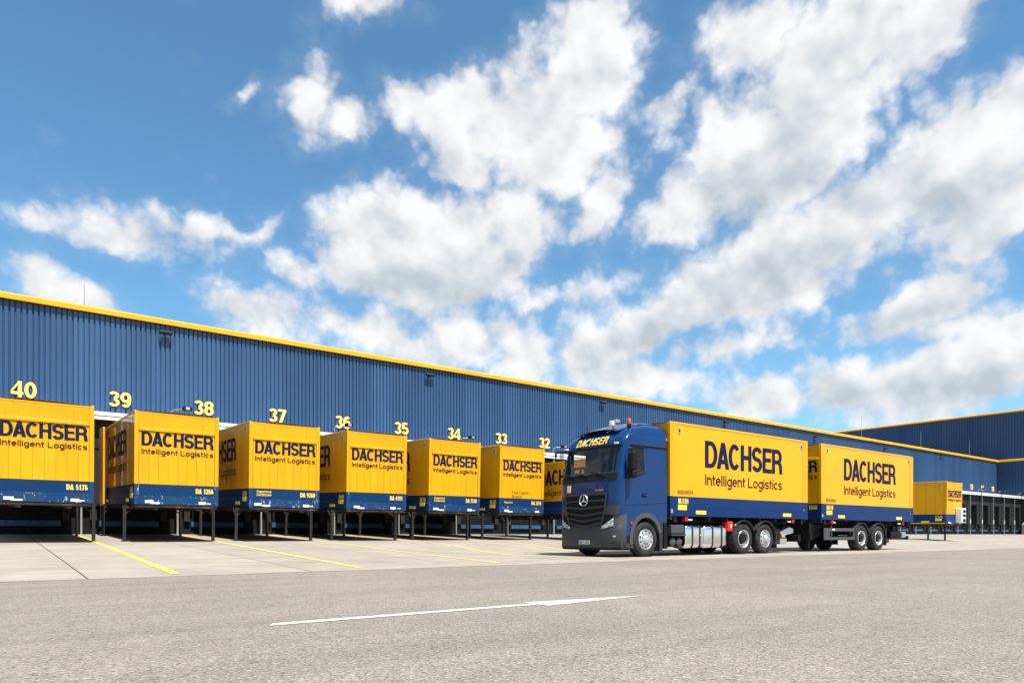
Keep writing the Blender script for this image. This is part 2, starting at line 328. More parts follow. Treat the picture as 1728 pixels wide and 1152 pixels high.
# ------------------------------------------------------------------ stroke lettering (flat print)
def arc(cx, cy, rx, ry, a0, a1, n=14):
    return [(cx + rx * math.cos(R(a0 + (a1 - a0) * i / n)), cy + ry * math.sin(R(a0 + (a1 - a0) * i / n))) for i in range(n + 1)]
NAT = {'D': .98, 'A': 1.02, 'C': .98, 'H': .94, 'S': .92, 'E': .84, 'R': .95, 'I': .24, 'L': .78, 'F': .78, 'B': .9, 'N': .94, ' ': .34,
       'n': .70, 't': .42, 'e': .74, 'l': .22, 'i': .22, 'g': .76, 'o': .78, 's': .68, 'c': .70, 'p': .76, 'k': .68, 'f': .42, 'h': .70, 'r': .46, 'm': 1.08, 'd': .76, 'a': .70, 'b': .76, 'O': 1.0}
def glyph(ch, W, hx, hy):
    L, Rr, B, T, mid = hx, W - hx, hy, 1 - hy, W / 2
    X = .74; S = []; P = []
    st = lambda *p: S.append((list(p), False)); cl = lambda p: S.append((p, True)); po = lambda *p: P.append(list(p))
    def bowl(x0, x1, y0, y1): cl(arc((x0 + x1) / 2, (y0 + y1) / 2, (x1 - x0) / 2, (y1 - y0) / 2, 0, 360, 26)[:-1])
    def ess(t):
        y0, y1 = hy, t - hy; r = (y1 - y0) / 4
        S.append((arc(mid, y1 - r, Rr - mid, r, 18, 270, 16) + arc(mid, y0 + r, Rr - mid, r, 90, -162, 16)[1:], False))
    if ch == 'D': xm = W * .46; cl([(L, B)] + arc(xm, .5, Rr - xm, T - .5, -90, 90, 18) + [(L, T)])
    elif ch == 'A':
        k = 2.15 * hx; po((0, 0), (k, 0), (mid + k * .5, 1), (mid - k * .5, 1)); po((W - k, 0), (W, 0), (mid + k * .5, 1), (mid - k * .5, 1)); st((W * .2, .27), (W * .8, .27))
    elif ch in 'CG': S.append((arc(mid, .5, Rr - mid, T - .5, 42, 318, 26), False))
    elif ch == 'c': S.append((arc(mid, X / 2, Rr - mid, X / 2 - hy, 45, 315, 22), False))
    elif ch in 'O0': bowl(L, Rr, B, T)
    elif ch == 'H': st((L, 0), (L, 1)); st((Rr, 0), (Rr, 1)); st((L, .52), (Rr, .52))
    elif ch == 'N': st((L, 0), (L, 1)); st((Rr, 0), (Rr, 1)); st((L, 1 - hy), (Rr, hy))
    elif ch == 'S': ess(1)
    elif ch == 's': ess(X)
    elif ch == 'E': st((L, 0), (L, 1)); st((L, T), (W, T)); st((L, B), (W, B)); st((L, .52), (W * .93, .52))
    elif ch == 'F': st((L, 0), (L, 1)); st((L, T), (W, T)); st((L, .5), (W * .9, .5))
    elif ch == 'L': st((L, 0), (L, 1)); st((L, B), (W, B))
    elif ch in 'RB':
        xm = W * .55; ym = .48; st((L, 0), (L, 1)); S.append(([(L, T)] + arc(xm, (T + ym) / 2, Rr - .02 * W - xm, (T - ym) / 2, 90, -90, 12) + [(L, ym)], False))
        if ch == 'R': S.append((arc(W * .58, .26, Rr - W * .58, ym - .26, 90, 0, 8) + [(Rr + .01, .1), (Rr + .05 * W, 0)], False))
        else: S.append(([(L, ym)] + arc(xm, (ym + B) / 2, Rr - xm, (ym - B) / 2, 90, -90, 12) + [(L, B)], False))
    elif ch in 'Il': st((mid, 0), (mid, 1))
    elif ch == 'i': st((mid, 0), (mid, X)); st((mid, .86), (mid, 1))
    elif ch in 'nhr':
        st((L, 0), (L, 1 if ch == 'h' else X)); r = (Rr - L) / 2
        a = arc(mid, X - hy - .24, r, .24, 180, 55 if ch == 'r' else 0, 12); S.append((a + ([] if ch == 'r' else [(Rr, 0)]), False))
    elif ch == 'm':
        st((L, 0), (L, X))
        for x0, x1 in ((L, mid), (mid, Rr)): S.append((arc((x0 + x1) / 2, X - hy - .2, (x1 - x0) / 2, .2, 180, 0, 10) + [(x1, 0)], False))
    elif ch in 'tf':
        x = W * .42
        if ch == 't': S.append(([(x, .95)] + [(x, .25)] + arc(W * .8, .25, W * .8 - x, .25 - hy, 180, 270, 6), False))
        else: S.append(([(x, 0), (x, .75)] + arc(W * .85, .75, W * .85 - x, .25 - hy, 180, 90, 6), False))
        st((0, X - hy), (W, X - hy))
    elif ch == 'e': S.append(([(L, X * .52), (Rr, X * .52)] + arc(mid, X / 2, Rr - mid, X / 2 - hy, 4, 312, 24), False))
    elif ch == 'o': bowl(L, Rr, hy, X - hy)
    elif ch in 'gpdba':
        bowl(L, Rr, hy, X - hy)
        if ch == 'p': st((L, -.27), (L, X))
        elif ch == 'b': st((L, 0), (L, 1))
        elif ch == 'd': st((Rr, 0), (Rr, 1))
        elif ch == 'a': st((Rr, 0), (Rr, X))
        else: S.append(([(Rr, X), (Rr, -.05)] + arc(mid, -.06, Rr - mid, .17, 0, -150, 10), False))
    elif ch == 'k': st((L, 0), (L, 1)); po((L, .3), (L, .44), (W * .7, X), (W, X)); po((W * .35, .42), (W * .55, .52), (W, 0), (W * .72, 0))
    elif ch == '1': st((W * .58, 0), (W * .58, 1)); st((W * .58, .78), (W * .12, .74))
    elif ch == '2': S.append((arc(mid, .70, Rr - mid, T - .70, 165, -30, 16) + [(L + .02, B)], False)); st((0, B), (W, B))
    elif ch == '3':
        S.append((arc(mid, .745, Rr - mid - .02, T - .745, 160, -90, 14), False)); S.append((arc(mid, .275, Rr - mid, .275 - hy, 90, -160, 14), False))
    elif ch == '4': st((W * .72, 0), (W * .72, 1)); st((0, .26), (W, .26)); po((0, .22), (0, .38), (W * .62, 1), (W * .80, 1))
    elif ch == '5': st((L + .02, .46), (L + .06, T), (Rr - .02, T)); S.append((arc(mid, .33, Rr - mid, .33 - hy, 140, -160, 16), False))
    elif ch == '6': bowl(L, Rr, B, .60); S.append((arc(mid, .5, Rr - mid, T - .5, 50, 195, 14), False))
    elif ch == '9': bowl(L, Rr, .40, T); S.append((arc(mid, .5, Rr - mid, T - .5, 15, -130, 14), False))
    elif ch == '7': st((0, T), (W, T)); po((W * .15, 0), (W * .15 + 2.2 * hx, 0), (W, T), (W - 2.2 * hx, T))
    elif ch == '8': bowl(L + .015, Rr - .015, .53, T); bowl(L, Rr, B, .53)
    return S, P
def stroke(pts, closed, hx, hy):
    q = [Vector((x / hx, y / hy)) for x, y in pts]; n = len(q); out = []
    for i in range(n):
        a = q[(i - 1) % n] if closed or i > 0 else None; b = q[(i + 1) % n] if closed or i < n - 1 else None
        ds = [(v).normalized() for v in ((q[i] - a) if a is not None else None, (b - q[i]) if b is not None else None) if v is not None and v.length > 1e-9]
        ns = [Vector((-t.y, t.x)) for t in ds]
        m = sum(ns, Vector((0, 0))); m = m.normalized() if m.length > 1e-6 else ns[0]
        k = 1 / max(.45, m.dot(ns[0])); out.append((q[i] + m * k, q[i] - m * k))
    vs = [(p.x * hx, p.y * hy) for pr in out for p in pr]
    fs = [(2 * i, 2 * i + 1, 2 * ((i + 1) % n) + 1, 2 * ((i + 1) % n)) for i in range(n if closed else n - 1)]
    return vs, fs
def text_geo(txt, cap, width=None, pen=(.19, .135), gap=.10, slant=0):
    """flat letters: list of (verts2d, faces, layer); origin at left baseline"""
    nat = [NAT.get(c, .74) for c in txt]; g = gap
    kern = [-.09 if 'A' in (a, b) and ' ' not in (a, b) else 0 for a, b in zip(txt, txt[1:])] + [0]
    tot = sum(nat) + g * (len(txt) - 1) + sum(kern)
    k = (width / cap) / tot if width else 1
    hx, hy = pen[0] / 2, pen[1] / 2; x = 0; out = []; lay = 0
    for c, wd, kn in zip(txt, nat, kern):
        W = wd * k
        if c != ' ':
            S, P = glyph(c, W, min(hx, W * .45), hy)
            shapes = [stroke(p, cl, min(hx, W * .45), hy) for p, cl in S] + [(p, [tuple(range(len(p)))]) for p in P]
            for vs, fs in shapes:
                out.append(([((x + a + slant * b) * cap, b * cap) for a, b in vs], fs, lay % 6)); lay += 1
        x += W + (g + kn) * k
    return out, (x - g * k) * cap
def letters(name, m, parent, geo, place, lift=.004):
    """place(a, b, h) -> local point; print stands 'lift' proud, strokes a hair apart so that none share a plane"""
    mb = MB()
    for vs, fs, lay in geo: mb.add([place(a, b, lift + lay * .0006) for a, b in vs], fs)
    o = mb.build(name, m, parent); return o
def solid_letters(name, m, parent, geo, place, depth):
    mb = MB()
    for vs, fs, lay in geo:
        n = len(vs); fr = [place(a, b, depth + lay * .0008) for a, b in vs]; bk = [place(a, b, 0) for a, b in vs]
        mb.add(fr, fs)
        edges = {}
        for f in fs:
            for i in range(len(f)):
                e = (f[i], f[(i + 1) % len(f)]); edges[tuple(sorted(e))] = edges.get(tuple(sorted(e)), 0) + 1
        ed = [e for e, c in edges.items() if c == 1]
        mb.add(fr + bk, [(a, b, b + n, a + n) for a, b in ed])
    return mb.build(name, m, parent)

# ================================================================== the yard
YJ, SLOPE = 12.25, .033             # where asphalt meets the concrete apron; the apron climbs towards the docks
def sstep(a, b, x):
    t = min(1, max(0, (x - a) / (b - a))); return t * t * (3 - 2 * t)
def gz(x, y):
    if y <= YJ: return 0.0
    plane = SLOPE * (y - YJ)
    lane = .03 * sstep(YJ, YJ + .8, y) if y < 16.8 else .03 + (SLOPE * (23 - YJ) - .03) * sstep(16.8, 23, y) if y < 23 else plane
    k = sstep(8.5, 12.8, x)
    return plane * (1 - k) + lane * k + .004
yard = struct(MB().add([(-900, -900, 0), (900, -900, 0), (900, 900, 0), (-900, 900, 0)], [(0, 1, 2, 3)]).build('asphalt_yard', 'asphalt'))
# apron: dark bed with separate concrete slabs laid on it
PITCH, X40, YF = 3.485, 1.25, 35.1
def sheet(name, m, parent, x0, x1, y0, y1, dz, skew=None, ny=None, nx=None):
    ny = ny or max(1, int((y1 - y0) / .6)); nx = nx or max(1, int((x1 - x0) / .9))
    def P(a, b):
        y = y0 + (y1 - y0) * b; x = x0 + (x1 - x0) * a
        if skew: x += skew * (y - y0)
        return (x, y, gz(x, y) + dz)
    return MB().grid(P, nx, ny, False).build(name, m, parent)
apron = struct(sheet('concrete_apron', 'joint', None, -16, 107, YJ, 33.4, -.035, nx=200))
for k in range(-4, 30):
    xa, xb = X40 - .02 + PITCH * k, X40 - .02 + PITCH * (k + 1)
    for ya, yb in ((YJ, 22.9), (22.9, 33.4)):
        if k > 12:
            if (k - 13) % 4: continue
            xb = min(xa + PITCH * 4, 107)
        sheet('slab', 'concrete', apron, xa + .010, xb - .010, ya + (0 if ya == YJ else .012), yb, .004, nx=6, ny=36)
# yellow bay lines (x at the joint end, x at the dock end) and the white arrow
for x0, y0, x1 in ((2.52, 12.62, 2.76), (5.86, 12.70, 6.36), (9.28, 12.75, 9.98), (12.75, 12.85, 13.45), (16.3, 12.9, 16.95), (26.9, 12.9, 27.4)):
    sheet('bay_line', 'yellow_line', apron, x0 - .075, x0 + .075, y0, 32.0, .011, skew=(x1 - x0) / 15, nx=1, ny=70)
def flat(name, m, parent, pts, z): return MB().add([(x, y, z) for x, y in pts], [tuple(range(len(pts)))]).build(name, m, parent)
def on_ground(u, v):
    k = (u - 864) / 1175.6; Z = CAM_H * 1175.6 / (v - 901); return Z * (_s + _c * k), Z * (_c - _s * k)
A0 = on_ground(452, 1053.5); A1 = on_ground(905, 1019.5); A2 = on_ground(1090, 1004.2)
yy = (A0[1] + A1[1] + A2[1]) / 3
flat('arrow_shaft', 'white_line', yard, [(A0[0] - .02, yy - .065), (A1[0], yy - .065), (A1[0], yy + .065), (A0[0] + .05, yy + .065)], .004)
flat('arrow_head', 'white_line', yard, [(A1[0] + .01, yy - .2), (A2[0], yy), (A1[0] + .01, yy + .2)], .0045)

# ================================================================== warehouse
XR = 107.6                                            # end of the long facade
wh = thing('warehouse', 'long blue warehouse with ribbed cladding and yellow roof coping behind the docks', 'building', (0, YF, 0))
def rib_sheet(name, m, z0, z1, pitch, n, depth=.075, crest=.64):
    mb = MB(); pts = []
    for i in range(n):
        x = i * pitch
        pts += [(x, 0), (x + pitch * crest, 0), (x + pitch * (crest + .07), depth), (x + pitch * .93, depth)]
    pts.append((n * pitch, 0))
    vs = [(x, y, z) for x, y in pts for z in (z0, z1)]
    mb.add(vs, [(2 * i, 2 * i + 2, 2 * i + 3, 2 * i + 1) for i in range(len(pts) - 1)])
    return mb.mesh(name, m)
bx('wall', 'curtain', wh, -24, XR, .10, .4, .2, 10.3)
bx('roof', 'roof', wh, -24, XR, .42, 60, 9.8, 10.28)
cs = rib_sheet('cladding_sheet', 'facade', 5.35, 10.24, .2, 5)
wpan = MB().box(-24, XR, .084, .098, 5.4, 10.22).build('cladding', 'facade', wh)
for k in range(0, 124):
    obj('cladding_sheet', cs, wpan, (-17 + k * 1.0, 0, 0))
cp = MB()
cp.prism([(-.16, 10.27), (-.16, 10.46), (-.10, 10.52), (.35, 10.52), (.35, 10.3), (-.11, 10.3), (-.11, 10.27)], -24, XR + .2, 'x')
cp.build('roof_coping', 'yellow_trim', wh)
# canopy over the docks
YC = 32.0
can = thing('dock_canopy', 'long flat canopy with double white edge over the row of loading docks', 'canopy', (0, YC, 0))
bx('canopy_roof', 'white_metal', can, -16, XR - .05, .03, 3.05, 5.30, 5.46)
bx('fascia_upper', 'white_metal', can, -16, XR - .05, -.03, .03, 5.41, 5.56)
bx('fascia_lower', 'white_metal', can, -16, XR - .05, -.01, .03, 5.25, 5.375)
bx('fascia_shadow_gap', 'chassis', can, -16, XR - .05, .005, .029, 5.37, 5.415)
for k in range(-5, 32):
    x = X40 + (k + .5) * PITCH
    if x > XR - 1: continue
    zg = gz(x, YC)
    p = MB().box(x - .032, x + .032, .05, .114, zg, 5.30).build('post', 'galv', can)
    MB().box(x - .10, x + .10, .02, .17, zg, zg + .02).build('foot_plate', 'galv', p)
    MB().box(x - .05, x + .05, .035, .13, zg + 1.25, zg + 1.75, ch=.02).build('post_sleeve', 'white_metal', p)
bx('end_dark_box', 'curtain', can, XR - .40, XR - .07, -1.2, 2.9, .55, 5.24)  # added black box that darkens the blue hall wall at the dock end
# dock bays
def dock_bay():
    t = thing('loading_dock', '', 'loading dock')
    h = PITCH / 2
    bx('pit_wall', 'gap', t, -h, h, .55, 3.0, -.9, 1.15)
    lv = bx('leveller', 'dock_blue', t, -1.1, 1.1, .44, .548, .33, .55, ch=.01)
    bx('leveller_lip', 'chassis', lv, -1.05, 1.05, .48, .547, .60, .72)
    for s in (-1, 1):
        bx('bumper', 'black_rubber', t, s * 1.28 - .12, s * 1.28 + .12, .38, .548, .55, 1.05, ch=.02)
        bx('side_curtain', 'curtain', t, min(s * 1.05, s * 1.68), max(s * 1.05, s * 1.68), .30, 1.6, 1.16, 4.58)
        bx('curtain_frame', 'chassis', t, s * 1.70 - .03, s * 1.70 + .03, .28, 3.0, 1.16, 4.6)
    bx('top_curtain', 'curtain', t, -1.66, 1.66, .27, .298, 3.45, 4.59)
    dr = bx('dock_door', 'door', t, -1.04, 1.04, 1.40, 1.47, 1.16, 4.0)
    for i in range(3):
        bx('door_section', 'door', dr, -1.0, 1.0, 1.37, 1.398, 1.2 + i * .62, 1.79 + i * .62)
    bx('window', 'pane', dr, -.85, .85, 1.375, 1.398, 2.75, 3.4)
    return t
def copy_tree(o, parent=None):
    c = o.copy(); col.objects.link(c); c.parent = parent
    for ch in list(o.children): copy_tree(ch, c)
    return c
bay0 = dock_bay(); first = True
HOLDS = {40: 'DA 5176', 39: 'DA 1266', 38: 'DA 9360', 37: 'DA 4191', 36: 'DA 7538', 35: 'DA 2218'}
for num in range(42, 7, -1):
    x = X40 + (40 - num) * PITCH
    if x + PITCH / 2 > XR + .3: continue
    b = bay0 if first else copy_tree(bay0); first = False
    zg = gz(x, 32.5); b.location = (x, YC + .1, zg)
    b['group'] = 'loading docks along the facade'
    if num in HOLDS: b['label'] = 'dark loading dock behind the yellow container numbered ' + HOLDS[num]
    elif num in (10, 11, 12, 32, 33, 34): b['label'] = f'dark loading dock with black curtains below wall number {num}'
    else: b['label'] = 'dark loading dock with black curtains and blue leveller, no wall number in view'
# wall numbers
for num in list(range(40, 30, -1)) + [13, 12, 11, 10]:
    x = X40 + (40 - num) * PITCH
    t = thing('wall_number', f'raised cream yellow wall number {num} on the blue cladding', 'number sign', (x, YF - .012, 6.64), group='wall numbers above the docks')
    s = str(num)
    one, w1_ = text_geo(s[0], .66, .42, pen=(.20, .165)); two, w2_ = text_geo(s[1], .66, .42, pen=(.20, .165))
    solid_letters('digit', 'number', t, one, lambda a, b, h: (a - .44, -h, b - .33), .05)
    solid_letters('digit', 'number', t, two, lambda a, b, h: (a + .015, -h, b - .33), .05)
# flood lights on the facade
for i, (u, v) in enumerate(((278, 563.5), (723, 634), (1014.5, 680), (1222, 712.5), (1374, 737), (1492, 755.5), (1587, 767.5))):
    k = (u - 864) / 1175.6; x = YF * (_s + _c * k) / (_c - _s * k); Z = _s * x + _c * YF; z = CAM_H + (901 - v) / 1175.6 * Z
    t = thing('wall_floodlight', 'slim black floodlight bar under the yellow coping of the blue wall', 'wall light', (x, YF, z), group='floodlights along the top of the facade')
    bx('housing', 'chassis', t, -.27, .27, -.30, -.10, -.05, .05, ch=.015); bx('top_plate', 'galv', t, -.26, .26, -.29, -.11, .052, .062)
    bx('bracket', 'chassis', t, -.06, .06, -.12, 0, -.06, .05)
# swan-neck dock lamps standing on the canopy edge
DL = [(312, 692, 38), (583, 712, 36), (790, 738, 34), (945, 764, 32), (1654, 824, 11), (1688, 828, 0), (1722, 832, 0)]
for u, v, num in DL:
    Y = YC + .1; k = (u - 864) / 1175.6; x = Y * (_s + _c * k) / (_c - _s * k)
    x = min(x, XR - .8)
    t = thing('dock_lamp', (f'black dock lamp on thin bent arm on the canopy near wall number {num}' if num else 'black dock lamp on thin bent arm on the canopy where the taller hall begins'), 'lamp', (x, Y, 5.46), group='lamps on the dock canopy')
    MB().tube([(-.55, .0, .095), (-.55, 0, .38), (-.42, -.1, .46), (.02, -.3, .50)], .014).build('arm', 'galv', t)
    MB().box(-.16, .2, -.48, -.2, .42, .60, ch=.04).build('lamp_head', 'chassis', t)
    MB().box(-.07, .10, -.52, -.44, .44, .55, ch=.02).build('lens', 'steel', t)
    MB().box(-.60, -.50, -.05, .05, 0, .1).build('foot', 'galv', t)
# lightning rods on the roof
for u, y, top, lab in ((142, 36, 11.75, 'near wall number 39'), (1454, 37, 13.2, 'farthest from the taller hall corner'), (1554, 38, 13.2, 'halfway towards the taller hall corner'), (1636, 37, 13.0, 'close to the taller hall corner')):
    k = (u - 864) / 1175.6; x = y * (_s + _c * k) / (_c - _s * k)
    t = thing('lightning_rod', 'thin pale lightning rod on the warehouse roof ' + lab, 'lightning rod', (x, y, 10.28), group='lightning rods on the roof')
    MB().cyl((0, 0, 0), (0, 0, top - 10.28), .022, .012, n=6).build('rod', 'galv', t); MB().cyl((0, 0, 0), (0, 0, .16), .14, .10, n=10).build('foot', 'concrete', t)
# taller hall closing the yard on the right
hall = thing('tall_hall', 'taller dark blue hall with ribbed walls and pale yellow eaves closing the yard', 'building', (XR, 0, 0))
bx('wall', 'facade_b', hall, .12, .5, 12, 36, -.1, 10.2); bx('hall_block', 'facade_b', hall, 3.2, 60, 12, 80, -.1, 17.0)
bx('low_roof', 'roof', hall, .5, 3.1, 12, 36, 9.9, 10.15)
h1 = rib_sheet('cladding_sheet', 'facade_b', .6, 10.2, .333, 3, .05, .62); h2 = rib_sheet('cladding_sheet', 'facade_b', 9.6, 17.1, .333, 3, .05, .62)
up = MB().box(3.06, 3.14, 12, 80, 9.9, 17.05).build('upper_wall', 'facade_b', hall)
for k in range(24):
    o = obj('cladding_sheet', h1, hall, (0, 36 - k, 0)); o.rotation_euler = (0, 0, -math.pi / 2)
for k in range(68):
    o = obj('cladding_sheet', h2, up, (3.0, 80 - k, 0)); o.rotation_euler = (0, 0, -math.pi / 2)
MB().prism([(-.2, 10.24), (-.2, 10.46), (-.1, 10.52), (.4, 10.52), (.4, 10.24)], 12, 34.8, 'y').build('lower_coping', 'yellow_trim', hall)
MB().prism([(2.8, 17.12), (2.8, 17.3), (2.9, 17.38), (3.5, 17.38), (3.5, 17.12)], 12, 80, 'y').build('upper_coping', 'yellow_trim', hall)
rw = thing('ramp_wall', 'pale concrete ramp wall with rail at the end of the docks', 'wall', (XR - 1.6, 31.0, gz(105, 31)))
MB().prism([(0, -.2), (1.5, -.2), (1.5, 1.9), (0, 1.3)], 0, .9, 'y').build('wall_block', 'concrete', rw)
MB().tube([(.1, .1, 1.3), (.1, .1, 2.3), (1.45, .1, 2.8)], .03).build('rail', 'galv', rw)

# ================================================================== swap bodies
BW, BL = 2.5, 7.45
HW = BW / 2
geo_end, _ = text_geo('DACHSER', .44, 2.13, pen=(.21, .165), gap=.035)
geo_end2, _ = text_geo('Intelligent Logistics', .168, 2.13, pen=(.175, .16), gap=.085)
geo_side, _ = text_geo('DACHSER', .83, 4.2, pen=(.215, .165), gap=.035)
geo_side2, _ = text_geo('Intelligent Logistics', .33, 4.2, pen=(.165, .15), gap=.085)
def swap_body(label, loc, rot, num, H=2.93, zb=1.2, legs=True, side='yellow', skirt='blue_scuffed', panels=True, notes=(), stickers=True, seed=0, big=False, cooling=False, side_text=True, group=None, low_blue='blue'):
    rd = random.Random(seed)
    t = thing('swap_body', label, 'container', loc, rot, group)
    SK = .64 if not big else .60
    ymat = 'yellow_gloss' if big else 'yellow'
    zt = zb + H
    for sx in (-1, 1):
        for y in (0, BL - .12):
            f = MB().box(sx * HW - (.12 if sx > 0 else 0), sx * HW + (.12 if sx < 0 else 0), y, y + .12, zb + SK, zt - .02, ch=.012).build('corner_post', ymat, t)
            MB().box(sx * HW - (.125 if sx > 0 else -.002), sx * HW + (.125 if sx < 0 else -.002), y + .002, y + .118, zb, zb + SK - .003).build('post_foot', skirt if y == 0 else low_blue, f)
    rf = MB(); rf.grid(lambda a, b: (-HW + .02 + a * (BW - .04), .01 + b * (BL - .02), zt - .02 + .045 * math.sin(math.pi * a)), 10, 2)
    rf.box(-HW + .015, HW - .015, .012, BL - .012, zt - .07, zt - .022); ro = rf.build('roof', ymat, t)
    for sx in (-1, 1): bx('top_rail', ymat, ro, sx * (HW - .03) - .028, sx * (HW - .03) + .028, .005, BL - .005, zt - .06, zt + .012, ch=.012)
    for e, (y0, dy) in enumerate(((0, 1), (BL, -1))):
        Y = lambda q: y0 + dy * q
        def eb(name, m, par, x0, x1, qa, qb, z0, z1, ch=0): return bx(name, m, par, x0, x1, min(Y(qa), Y(qb)), max(Y(qa), Y(qb)), z0, z1, ch=ch)
        hd = eb('header_panel', ymat, t, -HW + .122, HW - .122, .018, .10, zb + 2.43 * H / 2.93, zt - .03)
        if e == 0:
            for x in (-.74, .74): eb('seam', 'letter_faded', hd, x - .004, x + .004, .0165, .05, zb + 2.45 * H / 2.93, zt - .05)
        eb('header_beam', ymat, t, -HW + .121, HW - .121, -.022, .09, zb + 2.31 * H / 2.93, zb + 2.425 * H / 2.93, ch=.02)
        zd0, zd1 = zb + SK + .004, zb + 2.305 * H / 2.93
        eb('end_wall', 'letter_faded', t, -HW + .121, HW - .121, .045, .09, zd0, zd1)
        np_ = 8 if e == 0 else 2; wd = (BW - .25) / np_
        for i in range(np_):
            x = -HW + .125 + i * wd
            eb('door_panel', ymat, t, x + .0035, x + wd - .0035, .014 + rd.uniform(0, .005), .044, zd0 + .006, zd1 - .004)
        if e == 0:
            for x in (-HW + .128, HW - .128): eb('door_edge', 'letter_faded', t, x - .004, x + .004, .009, .02, zd0, zd1)
        eb('skirt_upper', low_blue, t, -HW + .128, HW - .128, .012, .09, zb + .30, zb + SK - .004)
        eb('skirt_flap', skirt if e == 0 else low_blue, t, -HW + .128, HW - .128, .004, .07, zb + .006, zb + .292, ch=.006)
        P = (lambda a, b, h: (a - 1.055, -h, zb + b)) if e == 0 else (lambda a, b, h: (1.055 - a, BL + h, zb + b))
        letters('lettering', 'letter', t, geo_end, lambda a, b, h: P(a, b + 1.852 * H / 2.93, h - .012))
        letters('lettering', 'letter_small', t, geo_end2, lambda a, b, h: P(a, b + 1.593 * H / 2.93, h - .012))
        if num:
            g, _w = text_geo(num, .165, .54, pen=(.2, .14), gap=.12)
            letters('number_lettering', 'letter_yellow', t, g, lambda a, b, h: P(a + 1.60, b + .385, h - .01))
    for sx in (-1, 1):
        def sb(name, m, par, q0, q1, y0, y1, z0, z1, ch=0):
            xa, xb = sx * (HW - q0), sx * (HW - q1); return bx(name, m, par, min(xa, xb), max(xa, xb), y0, y1, z0, z1, ch=ch)
        if panels:
            mb = MB(); n = 12; L0, L1 = .125, BL - .125; wd = (L1 - L0) / n
            for i in range(n):
                xa, xb = sx * (HW - .008 - rd.uniform(0, .004)), sx * (HW - .05)
                mb.box(min(xa, xb), max(xa, xb), L0 + i * wd + .005, L0 + (i + 1) * wd - .005, zb + SK + .003, zt - .065)
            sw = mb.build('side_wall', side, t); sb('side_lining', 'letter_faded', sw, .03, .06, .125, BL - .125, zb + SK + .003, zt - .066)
        else:
            sw = sb('side_wall', side, t, .012, .06, .33, BL - .33, zb + SK + .003, zt - .065)
            for y0, y1 in ((.125, .322), (BL - .322, BL - .125)): sb('side_frame', side, sw, .006, .06, y0, y1, zb + SK + .003, zt - .064)
        sb('side_skirt_upper', low_blue if not big else 'box_blue', t, .006, .08, .125, BL - .125, zb + .30, zb + SK)
        sb('side_skirt_lower', low_blue if not big else 'box_blue', t, -.004, .08, .125, BL - .125, zb + .01, zb + .296, ch=.008)
        S = (lambda a, b, h: (HW + h, 1.625 + a, zb + b)) if sx > 0 else (lambda a, b, h: (-HW - h, BL - 1.625 - a, zb + b))
        dz = (H - 2.8)
        if side_text == 'short':
            S2 = (lambda a, b, h: (HW + h, .42 + a, zb + b)) if sx > 0 else (lambda a, b, h: (-HW - h, .42 + 3.3 - a, zb + b))
            letters('lettering', 'letter', t, text_geo('DACHSER', .70, 3.3, pen=(.21, .165), gap=.035)[0], lambda a, b, h: S2(a, b + 1.40, h - .010))
            letters('lettering', 'letter_small', t, text_geo('Intelligent Logistics', .28, 3.3, pen=(.165, .15), gap=.085)[0], lambda a, b, h: S2(a, b + .89, h - .010))
        elif side_text:
            letters('lettering', 'letter', t, geo_side, lambda a, b, h: S(a, b + 1.54 + dz, h - .010))
            letters('lettering', 'letter_small', t, geo_side2, lambda a, b, h: S(a, b + 1.0 + dz, h - .010))
        E_ = (lambda a, b, h: (HW + h, a, zb + b)) if sx > 0 else (lambda a, b, h: (-HW - h, BL - a, zb + b))
        F_ = (lambda a, b, h: (HW + h, BL - 1.05 + a, zb + b)) if sx > 0 else (lambda a, b, h: (-HW - h, 1.05 - a, zb + b))
        g, _w = text_geo(num, .165, .46, pen=(.2, .14), gap=.12)
        letters('number_lettering', 'letter_yellow', t, g, lambda a, b, h: (E_ if big else F_)(a + .36, b + .385, h + .0))
        def quad(name, m, F, a0, a1, b0, b1, h=.012):
            mb = MB(); mb.add([F(a, b, q) for q in (-.01, h) for b in (b0, b1) for a in (a0, a1)], [(0, 2, 3, 1), (4, 5, 7, 6), (0, 1, 5, 4), (1, 3, 7, 5), (3, 2, 6, 7), (2, 0, 4, 6)]); return mb.build(name, m, t)
        Fq = E_ if big else F_
        quad('placard', 'sticker_yellow', Fq, .34, .74, .20, .355)
        quad('reflector', 'sticker_yellow', E_, 1.17, 1.66, .085, .195); quad('reflector', 'sticker_yellow', E_, 5.86, 6.36, .085, .195)
        if big:
            g, _w = text_geo('DASR 0' + num[3:] + ' 0', .12, .72, pen=(.16, .12), gap=.14)
            letters('code_lettering', 'letter_faded', t, g, lambda a, b, h: E_(a + .34, b + .68, h - .004))
            quad('data_plate', 'steel', E_, .02, .11, .10, .22); quad('data_plate', 'steel', E_, BL - .3, BL - .26, .3, .38)
        for y in (.42, BL - .42):
            q = sb('lifting_recess', 'steel', t, -.001, .03, y - .055, y + .055, zt - .34, zt - .14, ch=.02)
            sb('recess_hole', 'gap', q, -.004, .01, y - .03, y + .03, zt - .27, zt - .2)
    if stickers:
        for x0, wd, z0, h in ((-1.04 + rd.uniform(-.05, .1), .24, .055, .085), (-.80, .28, .03, .05), (.66 + rd.uniform(-.1, .1), .22, .04, .085), (.88, .13, .055, .03)):
            bx('sticker', 'sticker', t, x0, x0 + wd, .0005, .012, zb + z0, zb + z0 + h)
    for kind, txt, cap, wdt, x, z in notes:
        g, _w = text_geo(txt, cap, wdt, pen=(.15, .13), gap=.15)
        letters('note_lettering', kind, t, g, lambda a, b, h: (x + a, -h + .010, zb + z + b))
    # underframe
    uf = MB()
    for x in (-.62, .62): uf.box(x - .06, x + .06, .05, BL - .05, zb - .16, zb - .002)
